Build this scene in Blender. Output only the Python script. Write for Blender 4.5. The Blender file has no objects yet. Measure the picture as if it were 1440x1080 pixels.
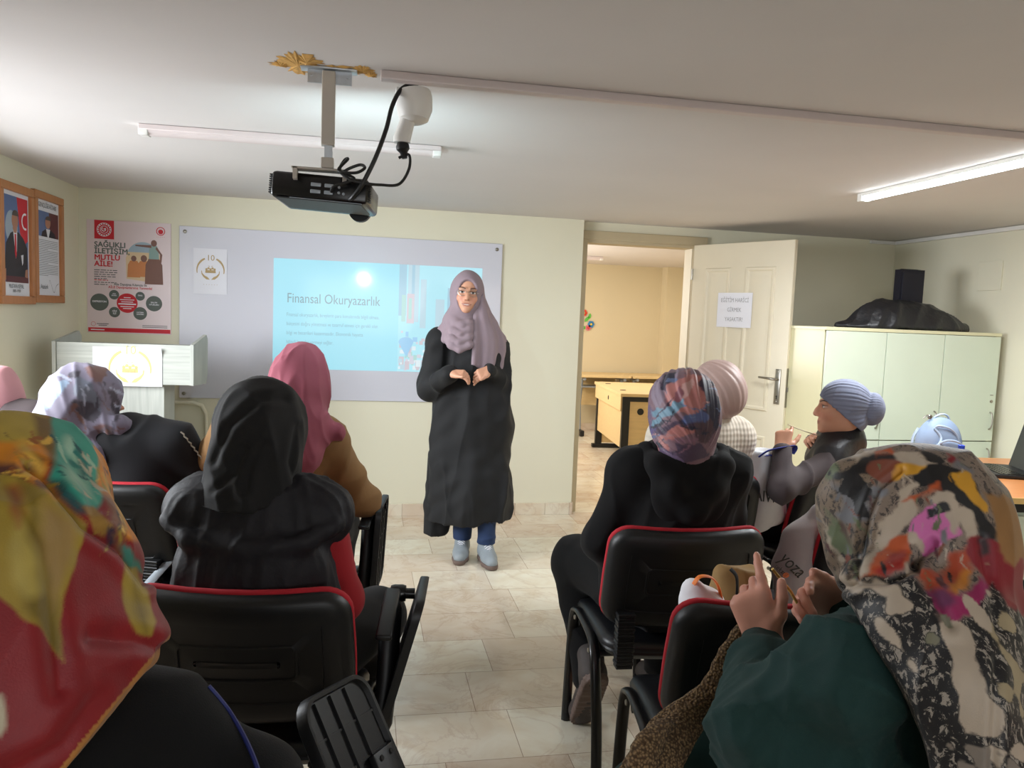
import bpy, bmesh, math, random
import numpy as np
from mathutils import Matrix, Vector, Euler

S = bpy.context.scene
COL = S.collection
rad = math.radians
# ------------------------------------------------------------------ camera
FPX, YAW, PITCH, ROLL, CAMH = 1084.24, .1907, .0877, .039, 1.415
_F = np.array([math.sin(YAW)*math.cos(PITCH), math.cos(YAW)*math.cos(PITCH), -math.sin(PITCH)])
_R0 = np.array([math.cos(YAW), -math.sin(YAW), 0.0]); _U0 = np.cross(_R0, _F)
_R = _R0*math.cos(ROLL)+_U0*math.sin(ROLL); _U = -_R0*math.sin(ROLL)+_U0*math.cos(ROLL)
CAMP = np.array([0, 0, CAMH])
cd = bpy.data.cameras.new('camera'); cam = bpy.data.objects.new('camera', cd); COL.objects.link(cam)
cd.sensor_width = 36; cd.lens = FPX*36/1440; cd.clip_start = .05; cd.clip_end = 60
cam.matrix_world = Matrix(((_R[0], _U[0], -_F[0], 0), (_R[1], _U[1], -_F[1], 0), (_R[2], _U[2], -_F[2], CAMH), (0, 0, 0, 1)))
S.camera = cam
def at(u, v, y):
    d = _F+_R*(u-720)/FPX-_U*(v-540)/FPX
    return CAMP+d*(y/d[1])
def atz(u, v, z):
    d = _F+_R*(u-720)/FPX-_U*(v-540)/FPX
    return CAMP+d*((z-CAMH)/d[2])
# ------------------------------------------------------------------ world, lights, exposure
w = bpy.data.worlds.new('world'); S.world = w; w.use_nodes = True
wb = w.node_tree.nodes['Background']; wb.inputs[0].default_value = (.75, .87, 1, 1); wb.inputs[1].default_value = 1.0
S.view_settings.view_transform = 'Standard'; S.view_settings.look = 'None'
S.view_settings.exposure = 0.25; S.view_settings.gamma = 1; S.view_settings.use_curve_mapping = False
S.cycles.use_denoising = True; S.cycles.max_bounces = 8; S.cycles.diffuse_bounces = 5
S.cycles.sample_clamp_indirect = 6
def area(name, loc, direction, sx, sy, power, color, spread=math.pi):
    l = bpy.data.lights.new(name, 'AREA'); l.shape = 'RECTANGLE'; l.size = sx; l.size_y = sy; l.energy = power; l.color = color; l.spread = spread
    o = bpy.data.objects.new(name, l); COL.objects.link(o); o.location = loc
    o.rotation_euler = Vector(direction).to_track_quat('-Z', 'Y').to_euler(); return o
H = 2.109; YF = 5.317; YR = 5.40; XL = -1.772; XR = 4.03; YB = -1.9
area('window_daylight', (XL-.62, 2.75, 1.62), (1, .30, -.30), 2.6, 1.35, 190, (.92, .96, 1.0), 2.5)
area('rear_fill', (.7, YB+.06, 1.45), (0, 1, -.16), 3.2, .9, 13, (.95, .97, 1.0), 2.0)  # weak fill light added at the back wall, where no window is built
area('next_room_side_lamp', (1.05, 7.6, 1.5), (1, .05, -.15), 1.8, 1.0, 46, (1.0, .96, .89))  # warm side lamp of the next room; no window is built there
area('next_room_tube', (3.2, 7.6, 2.06), (0, 0, -1), .12, 1.4, 16, (1.0, .94, .85))
# ------------------------------------------------------------------ helpers
def lin(c):
    if isinstance(c, str):
        c = tuple(int(c[i:i+2], 16)/255 for i in (1, 3, 5))
    return tuple(x/12.92 if x <= .04045 else ((x+.055)/1.055)**2.4 for x in c[:3])
def nd(nt, t, **kw):
    n = nt.nodes.new(t)
    for k, v in kw.items(): setattr(n, k, v)
    return n
def mat(name, col, rough=.6, vary=.06, vscale=6, bump=0, bscale=60, metal=0, spec=.5, coat=0, emit=None, estr=1, attr=False, sheen=0, trans=0, stretch=(1, 1, 1), bdist=.002):
    m = bpy.data.materials.new(name); m.use_nodes = True; nt = m.node_tree; b = nt.nodes['Principled BSDF']
    c = lin(col)
    b.inputs['Roughness'].default_value = rough; b.inputs['Metallic'].default_value = metal
    b.inputs['Specular IOR Level'].default_value = spec; b.inputs['Coat Weight'].default_value = coat
    b.inputs['Sheen Weight'].default_value = sheen; b.inputs['Transmission Weight'].default_value = trans
    if coat: b.inputs['Coat Roughness'].default_value = .04
    tc = nd(nt, 'ShaderNodeTexCoord'); mp = nd(nt, 'ShaderNodeMapping'); mp.inputs['Scale'].default_value = stretch
    nt.links.new(tc.outputs['Object'], mp.inputs['Vector'])
    n = nd(nt, 'ShaderNodeTexNoise'); n.inputs['Scale'].default_value = vscale; n.inputs['Detail'].default_value = 4
    nt.links.new(mp.outputs[0], n.inputs['Vector'])
    mx = nd(nt, 'ShaderNodeMix', data_type='RGBA', blend_type='MULTIPLY')
    mx.inputs[0].default_value = 1.0
    r = nd(nt, 'ShaderNodeMapRange'); r.inputs['To Min'].default_value = 1-vary*1.6; r.inputs['To Max'].default_value = 1+vary*1.6
    nt.links.new(n.outputs['Fac'], r.inputs['Value'])
    nt.links.new(r.outputs[0], mx.inputs[7])
    if attr:
        a = nd(nt, 'ShaderNodeVertexColor', layer_name='Col'); nt.links.new(a.outputs[0], mx.inputs[6])
    else: mx.inputs[6].default_value = (*c, 1)
    nt.links.new(mx.outputs[2], b.inputs['Base Color'])
    if bump:
        n2 = nd(nt, 'ShaderNodeTexNoise'); n2.inputs['Scale'].default_value = bscale; n2.inputs['Detail'].default_value = 3
        nt.links.new(mp.outputs[0], n2.inputs['Vector'])
        bp = nd(nt, 'ShaderNodeBump'); bp.inputs['Strength'].default_value = bump; bp.inputs['Distance'].default_value = bdist
        nt.links.new(n2.outputs['Fac'], bp.inputs['Height']); nt.links.new(bp.outputs[0], b.inputs['Normal'])
    if emit is not None:
        b.inputs['Emission Color'].default_value = (*lin(emit), 1); b.inputs['Emission Strength'].default_value = estr
    return m
def set_tag(o, label=None, cat=None, group=None, kind=None):
    for k, v in (('label', label), ('category', cat), ('group', group), ('kind', kind)):
        if v: o[k] = v
    return o
def empty(name, loc, rz=0):
    o = bpy.data.objects.new(name, None); COL.objects.link(o); o.location = loc; o.rotation_euler = (0, 0, rz); o.empty_display_size = .1
    return o
def root_inv(o):
    M = Matrix.Identity(4)
    while o is not None:
        M = (Matrix.Translation(o.location) @ o.rotation_euler.to_matrix().to_4x4()) @ M; o = o.parent
    return M.inverted()
class MB:
    """collects primitives, builds ONE mesh object"""
    def __init__(s): s.v = []; s.f = []; s.m = []; s.round = False
    def raw(s, v, f, mi=0, rnd=True):
        s.round |= rnd
        k = len(s.v); s.v += [tuple(p) for p in v]; s.f += [tuple(i+k for i in q) for q in f]; s.m += [mi]*len(f); return s
    def box(s, c, d, rot=None, bev=0, mi=0, seg=2):
        bm = bmesh.new(); bmesh.ops.create_cube(bm, size=1)
        bmesh.ops.scale(bm, vec=d, verts=bm.verts)
        if bev:
            bmesh.ops.bevel(bm, geom=list(bm.edges), offset=min(bev, .49*min(d)), segments=seg, affect='EDGES', profile=.5)
        M = Matrix.Translation(c) @ (rot.to_4x4() if rot is not None else Matrix.Identity(4))
        bm.transform(M); bm.verts.index_update()
        s.raw([v.co[:] for v in bm.verts], [[v.index for v in f.verts] for f in bm.faces], mi, False); bm.free(); return s
    def tube(s, pts, r, n=10, mi=0, cap=True, ell=None):
        P = [Vector(p) for p in pts]; k = len(P); rr = r if isinstance(r, (list, tuple)) else [r]*k
        t0 = (P[1]-P[0]).normalized(); up = Vector((0, 0, 1)) if abs(t0.z) < .9 else Vector((1, 0, 0))
        nrm = t0.cross(up).normalized(); V = []
        for i in range(k):
            t = (P[min(i+1, k-1)]-P[max(i-1, 0)]).normalized()
            nrm = (nrm-t*nrm.dot(t)).normalized(); b = t.cross(nrm)
            ea, eb = ell if ell else (1, 1)
            for j in range(n):
                a = 2*math.pi*j/n; V.append(P[i]+(nrm*math.cos(a)*ea+b*math.sin(a)*eb)*rr[i])
        Fc = [(i*n+j, i*n+(j+1) % n, (i+1)*n+(j+1) % n, (i+1)*n+j) for i in range(k-1) for j in range(n)]
        if cap: Fc += [tuple(range(n))[::-1], tuple((k-1)*n+j for j in range(n))]
        return s.raw(V, Fc, mi)
    def lathe(s, prof, c=(0, 0, 0), axis=(0, 0, 1), n=20, mi=0):
        z = Vector(axis).normalized(); q = Vector((0, 0, 1)).rotation_difference(z); V = []; Fc = []
        for (r, h) in prof:
            for j in range(n):
                a = 2*math.pi*j/n; V.append(Vector(c)+q @ Vector((max(r, 1e-5)*math.cos(a), max(r, 1e-5)*math.sin(a), h)))
        for i in range(len(prof)-1):
            for j in range(n): Fc.append((i*n+j, i*n+(j+1) % n, (i+1)*n+(j+1) % n, (i+1)*n+j))
        Fc += [tuple(range(n))[::-1], tuple((len(prof)-1)*n+j for j in range(n))]
        return s.raw(V, Fc, mi)
    def grid(s, fn, nu, nv, mi=0, closed_u=False):
        V = [fn(i/(nu if closed_u else nu-1), j/(nv-1)) for j in range(nv) for i in range(nu)]
        Fc = [(j*nu+i, j*nu+(i+1) % nu, (j+1)*nu+(i+1) % nu, (j+1)*nu+i) for j in range(nv-1) for i in range(nu if closed_u else nu-1)]
        return s.raw(V, Fc, mi)
    def poly(s, fr, pts, off=0, mi=0):
        return s.raw([fr(x, y, off) for x, y in pts], [tuple(range(len(pts)))], mi)
    def disc(s, fr, c, rx, ry=None, off=0, mi=0, n=28, a0=0, a1=360, rin=0):
        ry = ry or rx; A = [rad(a0+(a1-a0)*i/n) for i in range(n+1)]
        out = [(c[0]+rx*math.cos(a), c[1]+ry*math.sin(a)) for a in A]
        if rin:
            k = rin/rx; inn = [(c[0]+rin*math.cos(a), c[1]+ry*k*math.sin(a)) for a in A]
            V = [fr(x, y, off) for x, y in out+inn]; m = n+1
            return s.raw(V, [(i, i+1, m+i+1, m+i) for i in range(n)], mi)
        if a1-a0 >= 360: out = out[:-1]
        return s.poly(fr, out, off, mi)
    def text(s, fr, body, x, y, size, mi=0, off=0, align='LEFT', bold=0, sx=1.0):
        cu = bpy.data.curves.new('t', 'FONT'); cu.body = body; cu.size = size; cu.align_x = align; cu.offset = bold*size; cu.resolution_u = 3
        o = bpy.data.objects.new('t', cu); COL.objects.link(o)
        me = bpy.data.meshes.new_from_object(o.evaluated_get(bpy.context.evaluated_depsgraph_get()))
        s.raw([fr(x+v.co.x*sx, y+v.co.y, off) for v in me.vertices], [tuple(p.vertices) for p in me.polygons], mi)
        bpy.data.objects.remove(o); bpy.data.curves.remove(cu); bpy.data.meshes.remove(me); return s
    def build(s, name, mats, parent=None, smooth=35, local=True, col=None):
        """vertices are in world space when local=False, else already in the parent's space"""
        V = s.v; smooth = smooth if s.round or not smooth else 20
        if parent is not None and not local:
            M = root_inv(parent); V = [M @ Vector(p) for p in V]
        return mesh_obj(name, V, s.f, mats, parent, smooth, s.m, col)
def mesh_obj(name, V, Fc, mats, parent=None, smooth=35, mi=None, col=None):
    me = bpy.data.meshes.new(name); me.from_pydata([tuple(p) for p in V] if not isinstance(V, np.ndarray) else V.tolist(), [], Fc if not isinstance(Fc, np.ndarray) else Fc.tolist())
    if not isinstance(mats, (list, tuple)): mats = [mats]
    for m in mats: me.materials.append(m)
    if mi and any(mi): me.polygons.foreach_set('material_index', mi)
    if smooth:
        me.polygons.foreach_set('use_smooth', [True]*len(me.polygons))
        if smooth < 180: me.set_sharp_from_angle(angle=rad(smooth))
    if col is not None:
        ca = me.color_attributes.new('Col', 'FLOAT_COLOR', 'POINT')
        ca.data.foreach_set('color', (col if col.shape[1] == 4 else np.concatenate([col, np.ones((len(col), 1))], 1)).astype(np.float32).ravel())
    me.update()
    o = bpy.data.objects.new(name, me); COL.objects.link(o)
    if parent is not None: o.parent = parent
    return o
def frame(O, ex, ey):
    """a 2D drawing plane: x along ex, y along ey, offsets along the normal"""
    O, ex, ey = Vector(O), Vector(ex).normalized(), Vector(ey).normalized(); n = ex.cross(ey).normalized()
    return lambda x, y, off=0: O+ex*x+ey*y+n*off
def kids(o): return [c for c in COL.objects if c.parent is o]
def copy_tree(o, parent=None):
    c = o.copy(); COL.objects.link(c); c.parent = parent
    for ch in kids(o): copy_tree(ch, c)
    return c
# ------------------------------------------------------------------ implicit surfaces for people and cloth
class Vol:
    def __init__(s, vox=.006): s.vox = vox; s.p = []; s.cuts = []
    def cap(s, a, b, ra, rb=None, k=.03, sub=False): s.p.append(('c', np.array(a, float), np.array(b, float), ra, ra if rb is None else rb, k, sub)); return s
    def chain(s, pts, rs, k=.03):
        for i in range(len(pts)-1): s.cap(pts[i], pts[i+1], rs[i], rs[i+1], k)
        return s
    def ell(s, c, r, rot=None, k=.03, sub=False): s.p.append(('e', np.array(c, float), np.array(r, float), None if rot is None else np.array(rot), k, sub)); return s
    def cut(s, p, n): s.cuts.append((np.array(p, float), np.array(n, float)/np.linalg.norm(n))); return s   # removes the side n points to
    def xf(s, M):
        """apply a rigid 4x4 to every primitive"""
        M = np.array(M); Rm, T = M[:3, :3], M[:3, 3]; q = []
        for e in s.p:
            if e[0] == 'c': q.append(('c', Rm@e[1]+T, Rm@e[2]+T)+e[3:])
            else: q.append(('e', Rm@e[1]+T, e[2], Rm@(np.eye(3) if e[3] is None else e[3]))+e[4:])
        s.p = q; s.cuts = [(Rm@a+T, Rm@b) for a, b in s.cuts]; return s
    def bb(s, e):
        if e[0] == 'c':
            r = max(e[3], e[4]); return np.minimum(e[1], e[2])-r, np.maximum(e[1], e[2])+r
        r = e[2] if e[3] is None else np.sqrt(((e[3]*e[2])**2).sum(1))
        return e[1]-r, e[1]+r
    def mesh(s, warp=None):
        vx = s.vox; lo = np.min([s.bb(e)[0] for e in s.p if not e[-1]], 0)-4*vx; hi = np.max([s.bb(e)[1] for e in s.p if not e[-1]], 0)+4*vx
        n = np.ceil((hi-lo)/vx).astype(int)+1; D = np.full(n, .2, np.float32)
        ax = [(lo[i]+vx*np.arange(n[i])).astype(np.float32) for i in range(3)]
        for e in s.p:
            k = e[-2]; a, b = s.bb(e); m = k+.012+2*vx
            i0 = np.clip(np.floor((a-m-lo)/vx).astype(int), 0, n); i1 = np.clip(np.ceil((b+m-lo)/vx).astype(int)+1, 0, n)
            if (i1 <= i0).any(): continue
            X, Y, Z = np.meshgrid(*[ax[i][i0[i]:i1[i]] for i in range(3)], indexing='ij', sparse=True)
            if e[0] == 'c':
                ba = (e[2]-e[1]).astype(np.float32); L = float(ba@ba)+1e-12; x, y, z = X-e[1][0], Y-e[1][1], Z-e[1][2]
                t = np.clip((x*ba[0]+y*ba[1]+z*ba[2])/L, 0, 1)
                d = np.sqrt((x-t*ba[0])**2+(y-t*ba[1])**2+(z-t*ba[2])**2)-(e[3]+(e[4]-e[3])*t)
            else:
                x, y, z = X-e[1][0], Y-e[1][1], Z-e[1][2]
                if e[3] is not None:
                    Q = e[3].T; x, y, z = Q[0, 0]*x+Q[0, 1]*y+Q[0, 2]*z, Q[1, 0]*x+Q[1, 1]*y+Q[1, 2]*z, Q[2, 0]*x+Q[2, 1]*y+Q[2, 2]*z
                r = e[2]; k0 = np.sqrt((x/r[0])**2+(y/r[1])**2+(z/r[2])**2); k1 = np.sqrt((x/r[0]**2)**2+(y/r[1]**2)**2+(z/r[2]**2)**2)+1e-9
                d = k0*(k0-1)/k1
            d = d.astype(np.float32)
            sl = tuple(slice(i0[i], i1[i]) for i in range(3)); A = D[sl]
            if e[-1]:
                d = -d; h = np.maximum(k-np.abs(A-d), 0)/max(k, 1e-6); D[sl] = np.maximum(A, d)+h*h*k*.25
            else:
                h = np.maximum(k-np.abs(A-d), 0)/max(k, 1e-6); D[sl] = np.minimum(A, d)-h*h*k*.25
        for p, q in s.cuts:
            X, Y, Z = np.meshgrid(*ax, indexing='ij', sparse=True)
            D = np.maximum(D, ((X-p[0])*q[0]+(Y-p[1])*q[1]+(Z-p[2])*q[2]).astype(np.float32))
        return nets(D, lo, vx)
def nets(D, lo, vx):
    n = np.array(D.shape); I = D < 0
    c = np.zeros(n-1, np.uint8)
    for a in (0, 1):
        for b in (0, 1):
            for d in (0, 1): c += I[a:n[0]-1+a, b:n[1]-1+b, d:n[2]-1+d]
    act = (c > 0) & (c < 8); idx = np.argwhere(act); nid = np.full(n-1, -1, np.int32); nid[act] = np.arange(len(idx))
    off = np.array([(a, b, d) for a in (0, 1) for b in (0, 1) for d in (0, 1)])
    val = np.stack([D[idx[:, 0]+o[0], idx[:, 1]+o[1], idx[:, 2]+o[2]] for o in off], 1)
    acc = np.zeros((len(idx), 3)); cnt = np.zeros(len(idx))
    for i in range(8):
        for j in range(i+1, 8):
            df = off[j]-off[i]
            if np.abs(df).sum() != 1: continue
            a, b = val[:, i], val[:, j]; m = (a < 0) != (b < 0); t = np.where(m, a/(a-b+1e-20), 0)
            acc += np.where(m[:, None], off[i]+df*t[:, None], 0); cnt += m
    V = lo+(idx+acc/np.maximum(cnt, 1)[:, None])*vx
    Fs = []
    for a in range(3):
        b, d = (a+1) % 3, (a+2) % 3
        s0 = [slice(1, -1)]*3; s0[a] = slice(0, -1); s1 = list(s0); s1[a] = slice(1, None)
        A = I[tuple(s0)]; B = I[tuple(s1)]; E = np.argwhere(A != B)
        if not len(E): continue
        ins = A[tuple(E.T)]; base = E.copy(); base[:, b] += 1; base[:, d] += 1
        def g(db, dd):
            q = base.copy(); q[:, b] -= db; q[:, d] -= dd; return nid[tuple(q.T)]
        Q = np.stack([g(1, 1), g(0, 1), g(0, 0), g(1, 0)], 1); Q[~ins] = Q[~ins][:, ::-1]; Fs.append(Q)
    return V, np.concatenate(Fs)
def vnormals(V, Fq):
    N = np.zeros_like(V); fn = np.cross(V[Fq[:, 2]]-V[Fq[:, 0]], V[Fq[:, 3]]-V[Fq[:, 1]])
    for i in range(4): np.add.at(N, Fq[:, i], fn)
    return N/(np.linalg.norm(N, axis=1, keepdims=True)+1e-12)
def relax(V, Fq, it=2, w_=.5):
    for _ in range(it):
        A = np.zeros_like(V); c = np.zeros(len(V))
        for i in range(4):
            np.add.at(A, Fq[:, i], V[Fq[:, (i+1) % 4]]); np.add.at(A, Fq[:, (i+1) % 4], V[Fq[:, i]]); np.add.at(c, Fq[:, i], 1); np.add.at(c, Fq[:, (i+1) % 4], 1)
        V = V*(1-w_)+w_*A/np.maximum(c, 1)[:, None]
    return V
def wob(P, freq, seed, n=7, along=None, keep=.15):
    """smooth random field in about -1..1; stretched along a direction when given"""
    r = np.random.RandomState(seed); Q = np.array(P, float)
    if along is not None:
        g = np.array(along, float)/np.linalg.norm(along); Q = Q-(1-keep)*(Q@g)[:, None]*g
    s = np.zeros(len(Q))
    for i in range(n):
        d = r.normal(size=3); d /= np.linalg.norm(d); s += np.sin(Q@d*freq*(.6+.8*r.rand())+r.rand()*6.28)
    return s/math.sqrt(n)
def folds(V, Fq, specs):
    """displaces along normals: (amplitude, frequency, seed, along, sharp)"""
    for sp_ in specs:
        N = vnormals(V, Fq)
        if sp_[0] == 'rad':          # pleats running out from a knot
            _, a, n_, c, ax, sd = sp_; c, ax = np.array(c, float), np.array(ax, float)/np.linalg.norm(ax); u = np.cross(ax, (.31, .42, .85)); u /= np.linalg.norm(u); v = np.cross(ax, u)
            d = V-c; x, y = d@u, d@v; r = np.sqrt(x*x+y*y); th = np.arctan2(y, x)+.25*wob(V, 14, sd)
            q = np.abs(np.sin(n_*.5*th))**.7*2-1.2+.5*np.sin(n_*1.37*th+1); V = V+N*(a*np.clip((r-.015)/.05, 0, 1)*q)[:, None]; continue
        if sp_[0] == 'line':         # a crease pressed into the cloth along a line
            _, a, wd, pts, ex, ey, O = sp_; q = np.stack([(V-O)@ex, (V-O)@ey], 1); d = np.full(len(V), 9.)
            for p0, p1 in zip(pts[:-1], pts[1:]):
                p0, p1 = np.array(p0), np.array(p1); e = p1-p0; t = np.clip(((q-p0)@e)/(e@e+1e-12), 0, 1); d = np.minimum(d, np.sqrt(((q-p0-t[:, None]*e)**2).sum(1)))
            V = V+N*(a*(-np.exp(-(d/wd)**2)+.45*np.exp(-((d-2.2*wd)/(1.3*wd))**2)))[:, None]; continue
        a, fq, sd, al, sharp = sp_; q = wob(V, fq, sd, along=al)
        if sharp: q = 1-2*np.abs(np.tanh(q*1.3))
        V = V+N*(a*q)[:, None]
    return V
def solid(name, vol, material, parent, fold=None, rel=1, paint=None, warp=None):
    V, Fq = vol.mesh(); V = relax(V, Fq, rel)
    if warp is not None: V = warp(V)
    if fold: V = folds(V, Fq, fold)
    col = paint(V, vnormals(V, Fq)) if paint else None
    M = np.array(root_inv(parent)); L = V@M[:3, :3].T+M[:3, 3]
    return mesh_obj(name, L, Fq, material, parent, 180, None, col)
def poly_sd(q, pts):
    """signed distance (negative inside) of 2D points q to a polygon"""
    p = np.array(pts, float); d = np.full(len(q), 1e9); ins = np.zeros(len(q), bool)
    for i in range(len(p)):
        a, b = p[i], p[(i+1) % len(p)]; e = b-a; ww = q-a; t = np.clip((ww@e)/(e@e+1e-12), 0, 1)
        d = np.minimum(d, ((ww-t[:, None]*e)**2).sum(1)); c1 = (a[1] <= q[:, 1]) != (b[1] <= q[:, 1])
        with np.errstate(divide='ignore', invalid='ignore'): xs = a[0]+(q[:, 1]-a[1])*e[0]/(e[1] if e[1] else 1e-12)
        ins ^= c1 & (q[:, 0] < xs)
    return np.where(ins, -1, 1)*np.sqrt(d)

from mathutils.bvhtree import BVHTree
def hits(o, pix, off=.0015):
    """points of a mesh seen along lines through the camera's place, lifted a little off its surface"""
    Mw = root_inv(o.parent).inverted(); vs = [Mw @ v.co for v in o.data.vertices]; t = BVHTree.FromPolygons(vs, [tuple(p.vertices) for p in o.data.polygons]); out = []
    for u, v in pix:
        d = Vector(_F+_R*(u-720)/FPX-_U*(v-540)/FPX).normalized(); h = t.ray_cast(Vector(CAMP), d)
        if h[0] is None: continue
        out.append(h[0]+h[1]*off*(1 if h[1].dot(d) < 0 else -1))
    return out
def print_material(name, rough=.55):
    m = mat(name, (1, 1, 1), rough, .06, 30, .15, 500, attr=True, sheen=.1); nt = m.node_tree; b = nt.nodes['Principled BSDF']
    src = b.inputs['Base Color'].links[0].from_socket; tc = nd(nt, 'ShaderNodeTexCoord'); mp = nd(nt, 'ShaderNodeMapping'); mp.inputs['Scale'].default_value = (1.6, 1, .8); nt.links.new(tc.outputs['Object'], mp.inputs[0])
    n = nd(nt, 'ShaderNodeTexNoise'); n.inputs['Scale'].default_value = 95; n.inputs['Detail'].default_value = 6; n.inputs['Roughness'].default_value = .7; n.inputs['Distortion'].default_value = .6; nt.links.new(mp.outputs[0], n.inputs[0])
    at_ = nd(nt, 'ShaderNodeVertexColor', layer_name='Col'); r = nd(nt, 'ShaderNodeMapRange'); r.inputs['From Min'].default_value = .53; r.inputs['From Max'].default_value = .57; nt.links.new(n.outputs['Fac'], r.inputs[0])
    k = nd(nt, 'ShaderNodeMath', operation='SUBTRACT'); k.inputs[0].default_value = 1; nt.links.new(at_.outputs[1], k.inputs[1])
    g = nd(nt, 'ShaderNodeMath', operation='MULTIPLY'); nt.links.new(k.outputs[0], g.inputs[0]); nt.links.new(r.outputs[0], g.inputs[1])
    # bright cloth gets dark specks, dark cloth gets pale specks
    bw = nd(nt, 'ShaderNodeRGBToBW'); nt.links.new(at_.outputs[0], bw.inputs[0]); th_ = nd(nt, 'ShaderNodeMath', operation='GREATER_THAN'); th_.inputs[1].default_value = .06; nt.links.new(bw.outputs[0], th_.inputs[0])
    c2 = nd(nt, 'ShaderNodeMix', data_type='RGBA'); nt.links.new(th_.outputs[0], c2.inputs[0]); c2.inputs[6].default_value = (.42, .37, .31, 1); c2.inputs[7].default_value = (.012, .011, .014, 1)
    x = nd(nt, 'ShaderNodeMix', data_type='RGBA'); nt.links.new(g.outputs[0], x.inputs[0]); nt.links.new(src, x.inputs[6]); nt.links.new(c2.outputs[2], x.inputs[7]); nt.links.new(x.outputs[2], b.inputs['Base Color']); return m
# ------------------------------------------------------------------ materials
M = {}
M['wall'] = mat('cream_wall_paint', (.868, .85, .765), .75, .03, 1.5, .05, 90)
M['wall2'] = mat('room_lit_wall_paint', (.81, .755, .63), .75, .03, 1.5)  # yellow of the next room's light is mixed into this wall colour
M['ceil'] = mat('ceiling_paint', (.82, .80, .79), .85, .03, 2)
M['trunk'] = mat('trunking_plastic', (.80, .75, .74), .5)
M['white'] = mat('white_plastic', (.88, .87, .85), .4)
M['paper'] = mat('white_paper', (.88, .88, .91), .7, .02)
M['black'] = mat('black_plastic', (.075, .078, .085), .42, .1, 40, .15, 900, spec=.45)
M['blackgloss'] = mat('black_gloss_plastic', (.05, .05, .055), .25)
M['tubeblack'] = mat('black_painted_steel', (.05, .05, .055), .3, spec=.6)
M['vinyl'] = mat('black_seat_vinyl', (.07, .075, .09), .38, .1, 30, .2, 400, spec=.5)
M['redfab'] = mat('red_chair_fabric', (.70, .10, .16), .85, .1, 40, .2, 600)
M['metal'] = mat('brushed_steel', (.62, .60, .56), .32, .05, metal=1)
M['greysteel'] = mat('grey_painted_steel', (.62, .65, .68), .4, metal=.4)
M['door'] = mat('cream_door_paint', (.86, .82, .73), .45, .02)
M['casing'] = mat('beige_door_casing', (.72, .66, .54), .5, .04)
M['wood'] = mat('beech_veneer', (.84, .73, .53), .45, .10, 5, stretch=(1, 8, 8))
M['deskwood'] = mat('cherry_veneer', (.72, .47, .28), .32, .10, 5, stretch=(1, 8, 8))
M['edge'] = mat('beech_edge', (.86, .72, .46), .45)
M['framewood'] = mat('frame_wood', (.72, .48, .29), .4, .10, 6, stretch=(1, 6, 1))
M['cab'] = mat('cream_cabinet_board', (.82, .86, .79), .22, .02, spec=.5)
M['cabside'] = mat('cream_cabinet_side', (.86, .84, .70), .25, .02)
M['dark'] = mat('dark_gap', (.10, .09, .08), .8)
M['board'] = mat('whiteboard_enamel', (.80, .80, .84), .30, .02, 2, coat=.5)
M['cord'] = mat('black_cord', (.04, .04, .04), .5)
M['rust'] = mat('exposed_foam', (.80, .62, .34), .9, .3, 60, .5, 80)
M['galv'] = mat('galvanised_plate', (.72, .74, .76), .35, .1, 60, metal=.7)
M['mount'] = mat('mount_paint', (.74, .71, .67), .45)
M['whitewash'] = mat('whitewashed_board', (.68, .69, .66), .5, .22, 5, stretch=(.6, 1, 14))
M['whitewash_v'] = mat('whitewashed_column', (.68, .69, .66), .5, .22, 5, stretch=(14, 1, .6))
M['tubeglow'] = mat('lit_tube', (1, 1, 1), .5, 0, emit=(.93, .98, 1), estr=11)
M['ink'] = mat('grey_ink', (.28, .30, .30), .7)
M['red'] = mat('red_ink', (.78, .12, .18), .6)
M['gold'] = mat('gold_ink', (.78, .64, .36), .6)
M['greyg'] = mat('dark_grey_ink', (.36, .39, .37), .6)
M['pink'] = mat('pale_pink_sheet', (.86, .79, .80), .35, .02)
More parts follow.
